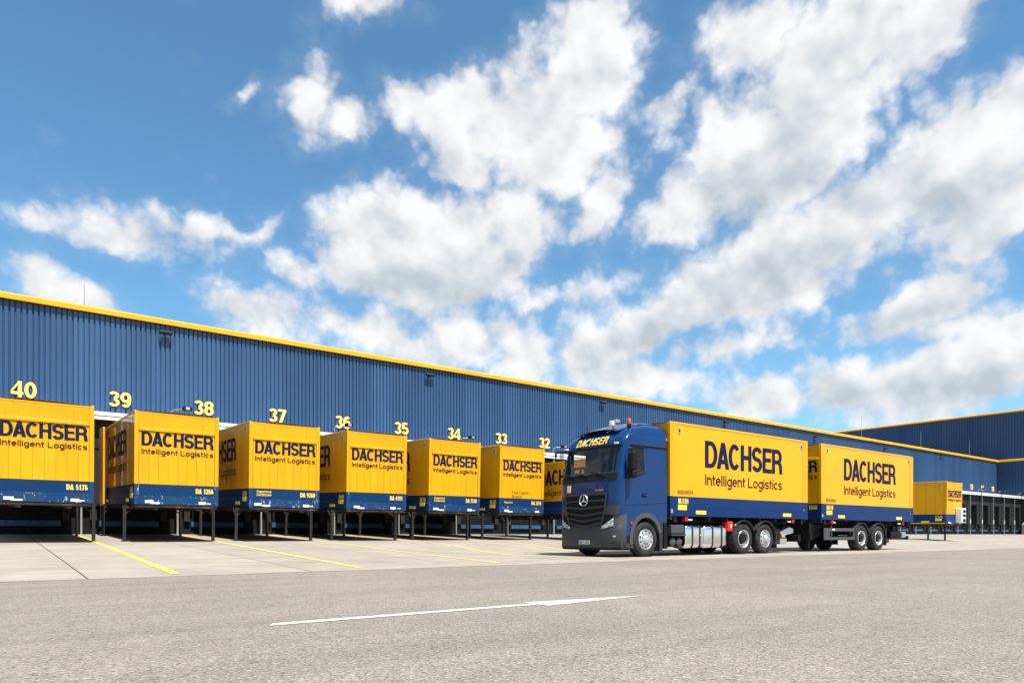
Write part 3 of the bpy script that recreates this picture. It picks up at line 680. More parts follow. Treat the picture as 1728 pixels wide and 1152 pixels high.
    for i in range(9): uf.box(-HW + .06, HW - .06, .1 + i * .9, .16 + i * .9, zb - .10, zb - .003)
    u = uf.build('underframe', 'rust', t)
    bx('end_beam', 'rust', u, -HW + .03, HW - .03, .025, .095, zb - .085, zb - .004)
    if legs:
        for y in (1.10, 6.2):
            for sx in (-1, 1):
                x = sx * 1.36
                l = MB().box(x - .048, x + .048, y - .048, y + .048, .012, zb - .03, ch=.008).build('leg', 'leg', t)
                bx('foot', 'leg', l, x - .085, x + .085, y - .085, y + .085, 0, .02)
                b = MB(); b.tube([(x, y, zb - .35), (x - sx * .30, y + .02, zb - .06)], .022, 6); b.tube([(x, y, zb - .42), (x, y + .38, zb - .06)], .022, 6); b.build('brace', 'leg', l)
                MB().box(min(x, x - sx * .5), max(x, x - sx * .5), y - .04, y + .04, zb - .13, zb - .05).build('leg_arm', 'leg', l)
    if cooling:
        c = bx('cooling_unit', 'sticker', t, .10, .78, -.42, -.002, zb + .08, zb + 1.08, ch=.05)
        for z in (.15, .48, .76): bx('grille_opening', 'gap', c, .24, .68, -.428, -.36, zb + z, zb + z + .2)
        MB().cyl((.76, -.2, zb + .78), (.90, -.2, zb + .78), .18, n=16).build('fan_cowl', 'chassis', c)
    return t
GRP = 'yellow swap bodies parked on legs at the docks'
TILT = (SLOPE, 0, 0)
DOPPEL = [('letter_yellow', 'Doppelstock', .085, .5, -.98, .50), ('letter_yellow', 'Einfahrhohe', .085, .5, -.98, .39)]
ROW = [(40, 1.36, 24.5, 'DA 5176', 'yellow swap body on legs numbered DA 5176, rust marks along its header beam', (), 'yellow'),
       (39, 4.94, 24.5, 'DA 1266', 'yellow swap body on legs numbered DA 1266 with creased streaky side wall', (), 'yellow_crease_shade'),
       (38, 8.43, 24.5, 'DA 9360', 'yellow swap body on legs numbered DA 9360 with white scrapes on its blue flap', DOPPEL, 'yellow'),
       (37, 11.98, 24.5, 'DA 4191', 'yellow swap body on legs numbered DA 4191 with clean blue flap', (), 'yellow'),
       (36, 15.50, 24.5, 'DA 7538', 'yellow swap body on legs numbered DA 7538', DOPPEL, 'yellow'),
       (35, 19.02, 24.5, 'DA 2218', 'yellow swap body on legs numbered DA 2218 with faded small print above the skirt', [('letter_yellow', 'Doppelstock', .075, .46, -.98, .43), ('letter_faded', 'Food Logistics', .125, 1.0, -.55, .86), ('letter_faded', 'Bremen', .125, .52, -.55, .68)], 'yellow'),
       (34, 22.50, 22.25, 'DA 6407', 'yellow swap body on legs standing farther out, seen behind the truck windscreen', (), 'yellow')]
bodies = {}
for dock, x, y, num, lab, notes, side in ROW:
    zg = gz(x, y)
    bodies[dock] = swap_body(lab, (x, y, zg), (0 if dock == 34 else SLOPE, 0, 0), num if dock != 34 else 'DA', H=2.93 if dock != 34 else 2.45, zb=1.575 - .365 if dock != 34 else 1.24, side_text='short' if dock == 34 else True, side=side, notes=notes, seed=dock, group=GRP)
# open rear door leaf folded along the side of DA 1266
b = bodies[39]
MB().box(-HW - .20, -HW - .13, 5.6, 6.6, 1.22, 4.10, ch=.01).build('rear_door_leaf', 'yellow', b); MB().box(-HW - .14, -HW - .01, 6.4, 6.46, 1.9, 2.1).build('hinge', 'rust', b)
# rust spots on the header beam of DA 5176
b = bodies[40]
for x, wd in ((-.12, .10), (.42, .15), (.18, .06), (.90, .05)):
    MB().prism([(x, 3.53), (x + wd, 3.53), (x + wd * .6, 3.50), (x + wd * .45, 3.46), (x + wd * .3, 3.50)], -.026, -.012, 'y').build('rust_mark', 'rust', b)
far_body = swap_body('yellow swap body on legs in open yard with white cooling unit on its end', (52.6, 19.7, gz(52.6, 19.7)), (.01, 0, 0), 'DA', H=2.85, zb=1.2, seed=99, cooling=True, side_text=False, group=GRP)
bx('side_strip', 'yellow', far_body, -HW - .012, -HW + .02, .1, BL - .1, 1.2, 1.27)

# ================================================================== truck
TX, TY, TZ = 13.95, 14.77, .034
tr = thing('truck', 'dark blue lorry cab and chassis carrying a yellow swap body', 'truck', (TX, TY, TZ))
SEC = [(1.20, -.13, .34, 1.240), (1.80, -.14, .33, 1.245), (2.15, -.12, .32, 1.245), (2.40, -.06, .31, 1.240), (2.75, .015, .30, 1.225), (3.10, .10, .29, 1.205), (3.16, .075, .31, 1.215), (3.34, .14, .34, 1.215), (3.50, .27, .40, 1.19), (3.62, .45, .45, 1.15), (3.72, .74, .45, 1.09), (3.79, 1.05, .40, 1.0), (3.83, 1.4, .25, .88)]
def sect(c):
    if c <= SEC[0][0]: return SEC[0][1:]
    for p, q in zip(SEC, SEC[1:]):
        if c <= q[0]:
            k = (c - p[0]) / (q[0] - p[0]); return tuple(p[i] + (q[i] - p[i]) * k for i in (1, 2, 3))
    return SEC[-1][1:]
NEXP = 3.6
def front(b, c):
    a0, dd, hw = sect(c); r = min(.9999, abs(b) / hw); return a0 + dd * (1 - (1 - r ** NEXP) ** (1 / NEXP))
AR = 1.95
def perim(c, n=26, ns=8):
    a0, dd, hw = sect(c); AS = [1.95, 1.65, 1.35, 1.0, .85, .7, .6, .52]; q = max(0, a0 + dd - .45); AS = [AR - (AR - x) * (AR - a0 - dd) / (AR - .45) if q > 0 else x for x in AS]; pts = [(x, -hw) for x in AS]
    for i in range(n + 1):
        ph = R(-90 + 180 * i / n); s_, c_ = math.sin(ph), math.cos(ph)
        pts.append((a0 + dd * (1 - abs(c_) ** (2 / NEXP)), hw * (abs(s_) ** (2 / NEXP)) * (1 if s_ > 0 else -1)))
    return pts + [(x, hw) for x in AS[::-1]]
mb = MB(); rows = [1.20, 1.5, 1.8, 2.0, 2.15, 2.28, 2.4, 2.6, 2.75, 2.95, 3.09, 3.10, 3.16, 3.25, 3.34, 3.42, 3.5, 3.56, 3.62, 3.67, 3.72, 3.76, 3.79, 3.815, 3.83]
def opening(j, i):                       # windscreen and door windows are real holes
    c0, c1 = rows[j], rows[j + 1]
    if c0 < 2.39 or c1 > 3.095: return False
    P0, P1 = perim((c0 + c1) / 2)[i], perim((c0 + c1) / 2)[i + 1]
    if max(abs(P0[1]), abs(P1[1])) < 1.09 and max(P0[0], P1[0]) < .5: return True
    hw = sect((c0 + c1) / 2)[2]
    return abs(abs(P0[1]) - hw) < .004 and abs(abs(P1[1]) - hw) < .004 and max(P0[0], P1[0]) < 1.01 and min(P0[0], P1[0]) > .44
np_ = len(perim(2)); vs = [(a, b_, c) for c in rows for a, b_ in perim(c)]
mb.add(vs, [(j * np_ + i, j * np_ + i + 1, (j + 1) * np_ + i + 1, (j + 1) * np_ + i) for j in range(len(rows) - 1) for i in range(np_ - 1) if not opening(j, i)], True)
mb.add([(a, b_, 3.83) for a, b_ in perim(3.83)], [tuple(range(np_))]); mb.add([(AR, s_ * sect(c)[2], c) for c in rows for s_ in (-1, 1)], [(2 * i, 2 * i + 1, 2 * i + 3, 2 * i + 2) for i in range(len(rows) - 1)])
cab = mb.build('cab', 'cab_blue', tr)
def fpatch(name, m, parent, outline, off=.012, nb=20, nc=6):
    """panel following the cab front: outline(c-fraction) -> (b_left, b_right, c)"""
    def Pn(u, v, o):
        b0, b1, c = outline(v); b_ = b0 + (b1 - b0) * u; e = .004
        a = front(b_, c); da = (front(b_ + e, c) - front(b_ - e, c)) / (2 * e); dc = (front(b_, c + e) - front(b_, c - e)) / (2 * e)
        nrm = Vector((-1, da, dc)).normalized(); return Vector((a, b_, c)) + nrm * o
    mb = MB(); mb.grid(lambda u, v: Pn(u, v, off), nb, nc)
    ring = [(i / nb, 0) for i in range(nb + 1)] + [(1, j / nc) for j in range(1, nc + 1)] + [(1 - i / nb, 1) for i in range(1, nb + 1)] + [(0, 1 - j / nc) for j in range(1, nc)]
    n = len(ring); mb.add([Pn(u, v, off) for u, v in ring] + [Pn(u, v, -.01) for u, v in ring], [(i, (i + 1) % n, n + (i + 1) % n, n + i) for i in range(n)])
    return mb.build(name, m, parent)
def trap(b0, b1, c0, c1, b0t=None, b1t=None):
    b0t = b0 if b0t is None else b0t; b1t = b1 if b1t is None else b1t
    return lambda v: (b0 + (b0t - b0) * v, b1 + (b1t - b1) * v, c0 + (c1 - c0) * v)
inr = MB(); inr.box(1.35, 1.40, -1.18, 1.18, 1.3, 3.5); inr.box(.2, 1.38, -1.19, 1.19, 1.25, 1.3); inr.box(.45, 1.38, -1.15, 1.15, 3.12, 3.16)
inn = inr.build('cab_lining', 'interior', cab)
MB().prism([(.02, 2.30), (.42, 2.34), (.5, 2.2), (.5, 1.4), (.1, 1.4)], -1.08, 1.08, 'y').build('dashboard', 'interior', cab)
for b_ in (-.62, .62):
    st_ = MB().box(.75, 1.25, b_ - .26, b_ + .26, 1.75, 1.92, ch=.05).build('seat', 'interior', cab); MB().prism([(1.1, 1.85), (1.28, 1.85), (1.34, 2.75), (1.22, 2.75)], b_ - .24, b_ + .24, 'y').build('seat_back', 'interior', st_)
MB().lathe([(.20, -.015), (.215, 0), (.20, .015), (.185, 0), (.20, -.015)], 20, 'z', (0, 0, 0)).build('steering_wheel', 'chassis', cab).matrix_local = Matrix.Translation((.55, .62, 2.25)) @ Matrix.Rotation(R(-35), 4, 'Y')
ws = fpatch('windscreen', 'glass', tr, trap(-1.13, 1.13, 2.36, 3.09, -1.08, 1.08), .006, 26, 8)
fpatch('cowl', 'gap', tr, trap(-1.14, 1.14, 2.14, 2.355), .010, 26, 3)
for b0, ang in ((-.75, .62), (-.1, .6), (.45, .55)):
    MB().tube([(front(b0, 2.3) - .03, b0, 2.28), (front(b0 + ang * .4, 2.37) - .03, b0 + ang * .4, 2.36), (front(b0 + ang, 2.42) - .025, b0 + ang, 2.41)], .012, 6).build('wiper', 'chassis', ws)
fpatch('visor_edge', 'gap', tr, trap(-1.12, 1.12, 3.095, 3.15), .014, 26, 2)
# front panel, grille
gr = fpatch('grille', 'gap', tr, trap(-.62, .62, .90, 1.80, -.84, .84), .022, 20, 8)
def chev(c, half, th, drop, off0, off1, m='grille', name='grille_bar'):
    mb = MB(); n = 16
    for i in range(n):
        q = []
        for k in (i, i + 1):
            b_ = -half + 2 * half * k / n; cc = c - drop * (1 - abs(b_) / half); a = front(b_, max(1.2, cc))
            q.append((a - off1, b_, cc + th / 2, cc - th / 2, a - off0))
        (a, b0, t0, l0, i0), (a2, b1, t1, l1, i1) = q
        mb.add([(i0, b0, t0), (a, b0, t0 - .02), (a, b0, l0 + .01), (i0, b0, l0), (i1, b1, t1), (a2, b1, t1 - .02), (a2, b1, l1 + .01), (i1, b1, l1)], [(0, 1, 5, 4), (1, 2, 6, 5), (2, 3, 7, 6)])
    return mb.build(name, m, gr)
chev(1.775, .84, .07, 0, -.01, .05); chev(1.60, .83, .075, 0, -.01, .055); chev(1.43, .80, .08, .04, -.01, .06); chev(1.27, .76, .075, .09, -.01, .06); chev(1.12, .70, .075, .11, -.01, .06); chev(.98, .66, .075, .12, -.01, .06)
for s_ in (-1, 1):
    mb = MB(); mb.tube([(front(.84, 1.8) - .03, s_ * .86, 1.82), (front(.78, 1.3) - .04, s_ * .79, 1.30), (front(.66, 1.2) - .04, s_ * .66, .92)], .03, 6); mb.build('grille_frame', 'grille', gr)
    fpatch('headlamp_cowl', 'plastic', tr, trap(s_ * .72 if s_ < 0 else .72, s_ * 1.20, 1.20, 1.47, s_ * .86, s_ * 1.22), .02, 8, 3)
fpatch('front_flap', 'cab_blue', tr, trap(-.86, .86, 1.84, 2.135, -.92, .92), .012, 22, 3)
fpatch('front_card', 'cream', tr, trap(.80, .63, 1.87, 2.08), .020, 4, 2)
# emblem: three-pointed star in a ring
em = MB(); a_s = front(0, 1.62) - .075
n = 32
for r0, r1 in ((.172, .148),):
    vs = []
    for i in range(n):
        t_ = 2 * math.pi * i / n
        for r_, h in ((r0, 0), ((r0 + r1) / 2, -.02), (r1, 0)): vs.append((a_s + h, r_ * math.sin(t_), 1.62 + r_ * math.cos(t_)))
    em.add(vs, [(3 * i + k, 3 * ((i + 1) % n) + k, 3 * ((i + 1) % n) + k + 1, 3 * i + k + 1) for i in range(n) for k in (0, 1)])
for k in range(3):
    t_ = 2 * math.pi * k / 3; pt = lambda r_, o: (a_s - (.012 if r_ < .02 else 0), r_ * math.sin(t_ + o), 1.62 + r_ * math.cos(t_ + o))
    em.add([pt(.165, 0), pt(.032, 1.05), pt(0, 0), pt(.032, -1.05)], [(0, 1, 2), (0, 2, 3)])
em.build('front_emblem', 'rim', tr)
MB().cyl((a_s + .02, 0, 1.62), (a_s + .004, 0, 1.62), .165, n=24).build('emblem_backing', 'gap', tr)
geo, _w = text_geo('Actros', .055, .32, pen=(.2, .16), gap=.14, slant=.3) if False else text_geo('ActRos'.replace('R', 'r'), .055, .32, pen=(.2, .16), gap=.14, slant=.3)
letters('badge_lettering', 'chrome', tr, geo, lambda a, b_, h: (front(-.40 - a, 1.88) - .016 - h, -.40 - a, 1.87 + b_))
geo, _w = text_geo('DACHSER', .215, 1.28, pen=(.23, .16), gap=.10, slant=.22)
letters('roof_lettering', 'letter_yellow', tr, geo, lambda a, b_, h: (front(.64 - a, 3.215 + b_) - .034 - h, .64 - a, 3.215 + b_))
# bumper
def bump_a(b_, c): return front(b_, 1.25) - .03 - .06 * math.sin(math.pi * min(1, max(0, (c - .26) / .75)))
mb = MB(); nb = 26
brow = [(.26, .06), (.30, .0), (.50, -.01), (.72, -.01), (.88, 0), (.92, .03)]
def bpt(i, c, ins):
    ph = R(-90 + 180 * i / nb); s_, c_ = math.sin(ph), math.cos(ph); a0, dd, hw = -.15, .40, 1.25
    return (a0 + ins + dd * (1 - abs(c_) ** (2 / NEXP)), (hw - ins * .6) * (abs(s_) ** (2 / NEXP)) * (1 if s_ > 0 else -1), c)
fb = lambda b_: (nb / 2) * (1 + math.copysign(math.asin(min(1, (abs(b_) / 1.25) ** 1.8)) / (math.pi / 2), b_))
mb.grid(lambda u, v: bpt(u * nb, *brow[round(v * 5)]), nb, 5); bump_o = mb.build('bumper', 'plastic', tr)
for s_ in (-1, 1):
    # corner cheek rising from the bumper to the cowl
    mb = MB(); c0s = [.90, 1.1, 1.3, 1.46]
    def ck(u, v):
        c = .905 + .56 * v; i = (nb / 2) + s_ * (nb / 2) * (.50 + .50 * u); p = bpt(i, c, .012 + .01 * v); return p
    mb.grid(ck, 8, 4); mb.build('corner_cheek', 'plastic_light', bump_o)
    mb = MB(); mb.grid(lambda u, v: bpt((nb / 2) + s_ * (nb / 2) * (.19 + .32 * u), .905 + (.30 + .20 * u) * v, .004), 8, 4); mb.build('lamp_surround', 'gap', bump_o)
    mb = MB(); mb.grid(lambda u, v: (bpt((nb / 2) + s_ * (nb / 2) * (.20 + .34 * u), .80 + .09 * u + v * (.07 + .16 * u), -.014)), 10, 3); mb.build('headlamp', 'lens', tr)
    mb = MB(); mb.grid(lambda u, v: bpt((nb / 2) + s_ * (nb / 2) * (.42 + .34 * u), .52 + .15 * v, -.008), 6, 2); fo = mb.build('foglamp_recess', 'gap', bump_o)
    mb = MB(); mb.grid(lambda u, v: bpt((nb / 2) + s_ * (nb / 2) * (.52 + .10 * u), .57 + .045 * v, -.014), 3, 1); mb.build('foglamp', 'rim', fo)
mb = MB(); mb.grid(lambda u, v: bpt(fb(-.70 + 1.4 * u), .50 + .24 * v, -.008), 16, 2); mb.build('air_intake', 'gap', bump_o)
mb = MB(); mb.grid(lambda u, v: bpt(fb(-.22 + .52 * u), .36 + .115 * v, -.022), 6, 1); pl = mb.build('number_plate', 'plate', bump_o)
mb = MB(); mb.grid(lambda u, v: bpt(fb(.245 + .055 * u), .36 + .115 * v, -.026), 2, 1); mb.build('plate_strip', 'plate_blue', pl)
geo, _w = text_geo('FA L 323', .075, .40, pen=(.2, .15), gap=.16)
letters('plate_lettering', 'black', pl, geo, lambda a, b_, h: (-.15 - .03 - h, .22 - a, .38 + b_))
bx('under_bumper', 'chassis', bump_o, -.05, .5, -1.1, 1.1, .20, .27)
# side lower panels with wheel arch
WC = (1.05, .50)
for s_ in (-1, 1):
    ar = [(WC[0] + .66 * math.cos(R(t_)), WC[1] + .66 * math.sin(R(t_))) for t_ in range(168, 32, -8)]
    poly = [(.20, 1.45), (.20, .62), (.40, .62)] + ar + [(1.945, 1.0), (1.945, 1.45)]
    yb = sorted((s_ * 1.238, s_ * 1.20))
    MB().prism(poly, yb[0], yb[1], 'y').build('side_panel', 'cab_blue', tr)
    ring = [(WC[0] + .68 * math.cos(R(t_)), WC[1] + .68 * math.sin(R(t_)) * 1.12) for t_ in range(192, 14, -8)] + [(WC[0] + .56 * math.cos(R(t_)), WC[1] + .56 * math.sin(R(t_)) * 1.12) for t_ in range(16, 194, 8)]
    yb = sorted((s_ * 1.262, s_ * .90))
    wa = MB().prism(ring, yb[0], yb[1], 'y').build('wheel_arch', 'plastic_light', tr)
    MB().prism([(1.62, .16), (1.74, .16), (1.76, 1.02), (1.60, .95)], *sorted((s_ * 1.25, s_ * .92)), 'y').build('mud_flap', 'black_rubber', wa)
    MB().prism([(.04, .26), (.56, .26), (.50, .40), (.46, .66), (.04, .66)], *sorted((s_ * 1.235, s_ * 1.0)), 'y').build('step_box', 'plastic', tr)
    MB().prism([(.16, .42), (.44, .42), (.42, .60), (.16, .60)], *sorted((s_ * 1.245, s_ * 1.1)), 'y').build('step_opening', 'gap', tr)
    bx('marker_lamp', 'red', tr, .40, .47, *sorted((s_ * 1.27, s_ * 1.2)), .92, 1.0, ch=.01)
    # door glass, seams, handle
    def side(name, m, pts, off=.008, par=tr):
        mb = MB(); n = len(pts)
        mb.add([(a, s_ * (sect(c)[2] + off), c) for a, c in pts] + [(a, s_ * (sect(c)[2] - .01), c) for a, c in pts], [tuple(range(n))] + [(i, (i + 1) % n, n + (i + 1) % n, n + i) for i in range(n)]); return mb.build(name, m, par)
    dg = side('door_glass', 'glass', [(.27, 2.22), (.98, 2.38), (1.02, 2.45), (1.02, 3.04), (.98, 3.07), (.44, 3.07)], .007)
    side('window_surround', 'gap', [(.25, 2.18), (1.02, 2.36), (1.02, 2.41), (.25, 2.41)], .0055, dg); side('window_post', 'gap', [(.27, 2.41), (.50, 2.41), (.50, 3.06), (.44, 3.06)], .0055, dg)
    side('roof_joint', 'gap', [(.44, 3.105), (1.94, 3.105), (1.94, 3.165), (.40, 3.165)], .006)
    for pts in ([(.205, 1.47), (.215, 1.47), (.235, 2.15), (.225, 2.15)], [(1.10, 1.47), (1.108, 1.47), (1.108, 3.10), (1.10, 3.10)], [(.20, 1.455), (1.94, 1.56), (1.94, 1.57), (.20, 1.465)]):
        side('door_seam', 'gap', pts, .004, cab)
    dh = side('door_handle', 'gap', [(.86, 1.68), (1.06, 1.70), (1.06, 1.82), (.88, 1.80)], .006); bx('grip', 'cab_blue', dh, .90, 1.04, *sorted((s_ * 1.275, s_ * 1.24)), 1.74, 1.775, ch=.008)
    # mirrors on an arm
    q_ = .17 if s_ < 0 else .30; w0, w1 = (1.34, 1.56) if s_ < 0 else (1.30, 1.42)
    mm = MB().box(q_, q_ + .22, *sorted((s_ * w0, s_ * w1)), 2.42, 2.92, ch=.05).build('mirror', 'chassis', tr)
    MB().box(q_ + .02, q_ + .2, *sorted((s_ * w0, s_ * w1)), 2.20, 2.39, ch=.05).build('wide_mirror', 'chassis', mm)
    MB().tube([(.40, s_ * 1.2, 3.02), (q_ + .12, s_ * 1.40, 3.0), (q_ + .12, s_ * 1.40, 2.25), (.42, s_ * 1.22, 2.24)], .025, 6).build('mirror_arm', 'chassis', mm)
    MB().box(.02, .10, *sorted((s_ * .98, s_ * 1.10)), 3.17, 3.21, ch=.01).build('roof_marker', 'sticker', tr)
MB().tube([(.1, 1.05, 3.14), (-.16, 1.28, 3.12), (-.22, 1.22, 2.96)], .04, 6).build('front_mirror', 'chassis', tr)
# roof air deflector with fins, beacon, lamp
mb = MB()
def dfl(u, v):
    b_ = -.86 + 1.72 * u; a = .25 + 1.72 * v; return (a, b_, 3.66 + .31 * math.sin(min(1, v * 1.15) * math.pi / 2) - .10 * (abs(b_) / .86) ** 3)
mb.grid(dfl, 14, 10); mb.grid(lambda u, v: tuple(Vector(dfl(u, v)) - Vector((0, 0, .03))), 14, 10)
df = mb.build('air_deflector', 'cab_blue', tr)
for s_ in (-1, 1): MB().prism([(.5, 3.6), (1.93, 3.6), (1.93, 3.86), (1.2, 3.85)], *sorted((s_ * .80, s_ * .83)), 'y').build('deflector_fin', 'cab_blue', df)
bc = MB().cyl((.72, -.90, 3.70), (.72, -.90, 3.80), .06, n=14).build('beacon', 'chassis', tr); MB().lathe([(.058, 3.80), (.06, 3.90), (.045, 3.95), (0, 3.965)], 14, 'z', (.72, -.90, 0)).build('beacon_lens', 'beacon', bc)
MB().tube([(.42, -.55, 3.6), (.42, -.55, 3.72)], .015, 6).build('lamp_stalk', 'chassis', tr)
wlp = MB().box(.34, .50, -.62, -.47, 3.74, 3.90, ch=.03).build('work_lamp', 'sticker', tr); MB().box(.40, .56, -.70, -.60, 3.82, 3.93, ch=.02).build('lamp_reflector', 'galv', wlp)
MB().cyl((.62, -1.12, 3.4), (.62, -1.15, 3.75), .008, n=6).build('aerial', 'chassis', tr); MB().cyl((.25, .3, 3.5), (.22, .3, 3.85), .008, n=6).build('aerial', 'chassis', tr)
for s_ in (-1, 1): MB().tube([(.25, s_ * .5, 3.56), (.9, s_ * .55, 3.82), (1.0, s_ * .55, 3.78)], .018, 6).build('roof_bar', 'steel', tr)
# chassis
ch_ = MB()
for b_ in (-.42, .42): ch_.box(1.5, 9.3, b_ - .05, b_ + .05, .70, 1.0)
for a in (2.0, 3.2, 4.6, 5.2, 6.3, 7.5, 8.6, 9.25): ch_.box(a, a + .1, -.42, .42, .74, .96)
ch_.box(1.6, 2.0, -1.0, 1.0, .65, 1.12); ch_.box(0.2, 1.9, -.9, .9, .55, 1.16)
chs = ch_.build('chassis_frame', 'chassis', tr)
bx('subframe', 'chassis', chs, 2.1, 9.5, -.55, .55, 1.02, 1.165)
for a in (2.35, 9.2): bx('twist_lock_beam', 'chassis', chs, a - .08, a + .08, -1.22, 1.22, 1.0, 1.17)
def wheel(par, a, s_, kind, zc=.50, out=1.235, r=.50):
    yo = s_ * out; dr = -s_
    hub = MB().cyl((a, yo + dr * .06, zc), (a, yo + dr * .5, zc), .17, n=16).build('wheel', 'chassis', par)
    tyres = [0] if kind == 'steer' else [0, .35] if kind == 'dual' else [0]
    for off in tyres:
        wdt = .31 if kind != 'single' else .37
        pr = [(.285, .03), (.31, .004), (.40, -.004), (.455, .006), (.485, .03), (.50, .055)]
        for g in range(4): q = .055 + (wdt - .11) * (g + .5) / 4; pr += [(.50, q - .016), (.488, q - .010), (.488, q + .010), (.50, q + .016)]
        pr += [(.50, wdt - .055), (.485, wdt - .03), (.40, wdt + .004), (.285, wdt - .03), (.285, .03)]
        MB().lathe([(x * r / .5, yo + dr * (h + off)) for x, h in pr], 40, 'y', (a, 0, zc)).build('tyre', 'tyre', hub)
    if kind in ('steer', 'convex'):
        pr = [(.288, .03), (.292, .0), (.278, .0), (.268, .045), (.245, .03), (.20, -.01), (.165, -.02), (.16, -.005), (.115, -.005), (.11, -.06), (.085, -.075), (0, -.075)]
    else:
        pr = [(.288, .03), (.292, .0), (.278, .0), (.268, .05), (.258, .13), (.245, .19), (.16, .21), (.14, .20)]
    ri = MB().lathe([(x * r / .5, yo + dr * h) for x, h in pr], 32, 'y', (a, 0, zc)).build('rim', 'rim', hub)
    if kind in ('steer', 'convex'):
        ho = MB(); nu = MB()
        for k in range(10):
            t_ = 2 * math.pi * (k + .5) / 10
            ho.cyl((a + .222 * math.cos(t_), yo + dr * .02, zc + .222 * math.sin(t_)), (a + .222 * math.cos(t_), yo + dr * -.004, zc + .222 * math.sin(t_)), .026, n=10)
            nu.cyl((a + .138 * math.cos(t_), yo + dr * .0, zc + .138 * math.sin(t_)), (a + .138 * math.cos(t_), yo - dr * .03, zc + .138 * math.sin(t_)), .014, n=6)
        ho.build('hand_holes', 'gap', ri); nu.build('wheel_nuts', 'steel', ri)
    else:
        MB().cyl((a, yo + dr * .03, zc), (a, yo + dr * .3, zc), .115, n=16).build('hub_cap', 'chassis', ri)
        nu = MB()
        for k in range(10):
            t_ = 2 * math.pi * k / 10; nu.cyl((a + .15 * math.cos(t_), yo + dr * .21, zc + .15 * math.sin(t_)), (a + .15 * math.cos(t_), yo + dr * .15, zc + .15 * math.sin(t_)), .014, n=6)
        nu.build('wheel_nuts', 'steel', ri)
    return hub
def fender(par, a, s_, r=.60, t0=200, t1=-15, m='grille'):
    ring = [(a + r * math.cos(R(t_)), .50 + r * math.sin(R(t_))) for t_ in range(t1, t0 + 1, 9)]; inn = [(a + (r - .025) * math.cos(R(t_)), .50 + (r - .025) * math.sin(R(t_))) for t_ in range(t0, t1 - 1, -9)]
    n = len(ring); mb = MB(); y0, y1 = sorted((s_ * 1.27, s_ * .62)); pts = ring + inn[:n]
    for i in range(n - 1):
        q = [ring[i], ring[i + 1], (a + (r - .025) * math.cos(R(t1 + 9 * (i + 1))), .50 + (r - .025) * math.sin(R(t1 + 9 * (i + 1)))), (a + (r - .025) * math.cos(R(t1 + 9 * i)), .50 + (r - .025) * math.sin(R(t1 + 9 * i)))]
        mb.prism(q, y0, y1, 'y')
    return mb.build('mudguard', m, par)
for s_ in (-1, 1):
    wheel(tr, WC[0], s_, 'steer'); wheel(tr, 5.72, s_, 'dual'); wheel(tr, 6.93, s_, 'convex')
    fender(tr, 5.72, s_, t0=200, t1=25); fender(tr, 6.93, s_, t0=155, t1=-20)
for a in (1.05, 5.72, 6.93): MB().cyl((a, -1.0, .5), (a, 1.0, .5), .09, n=10).build('axle', 'chassis', tr)
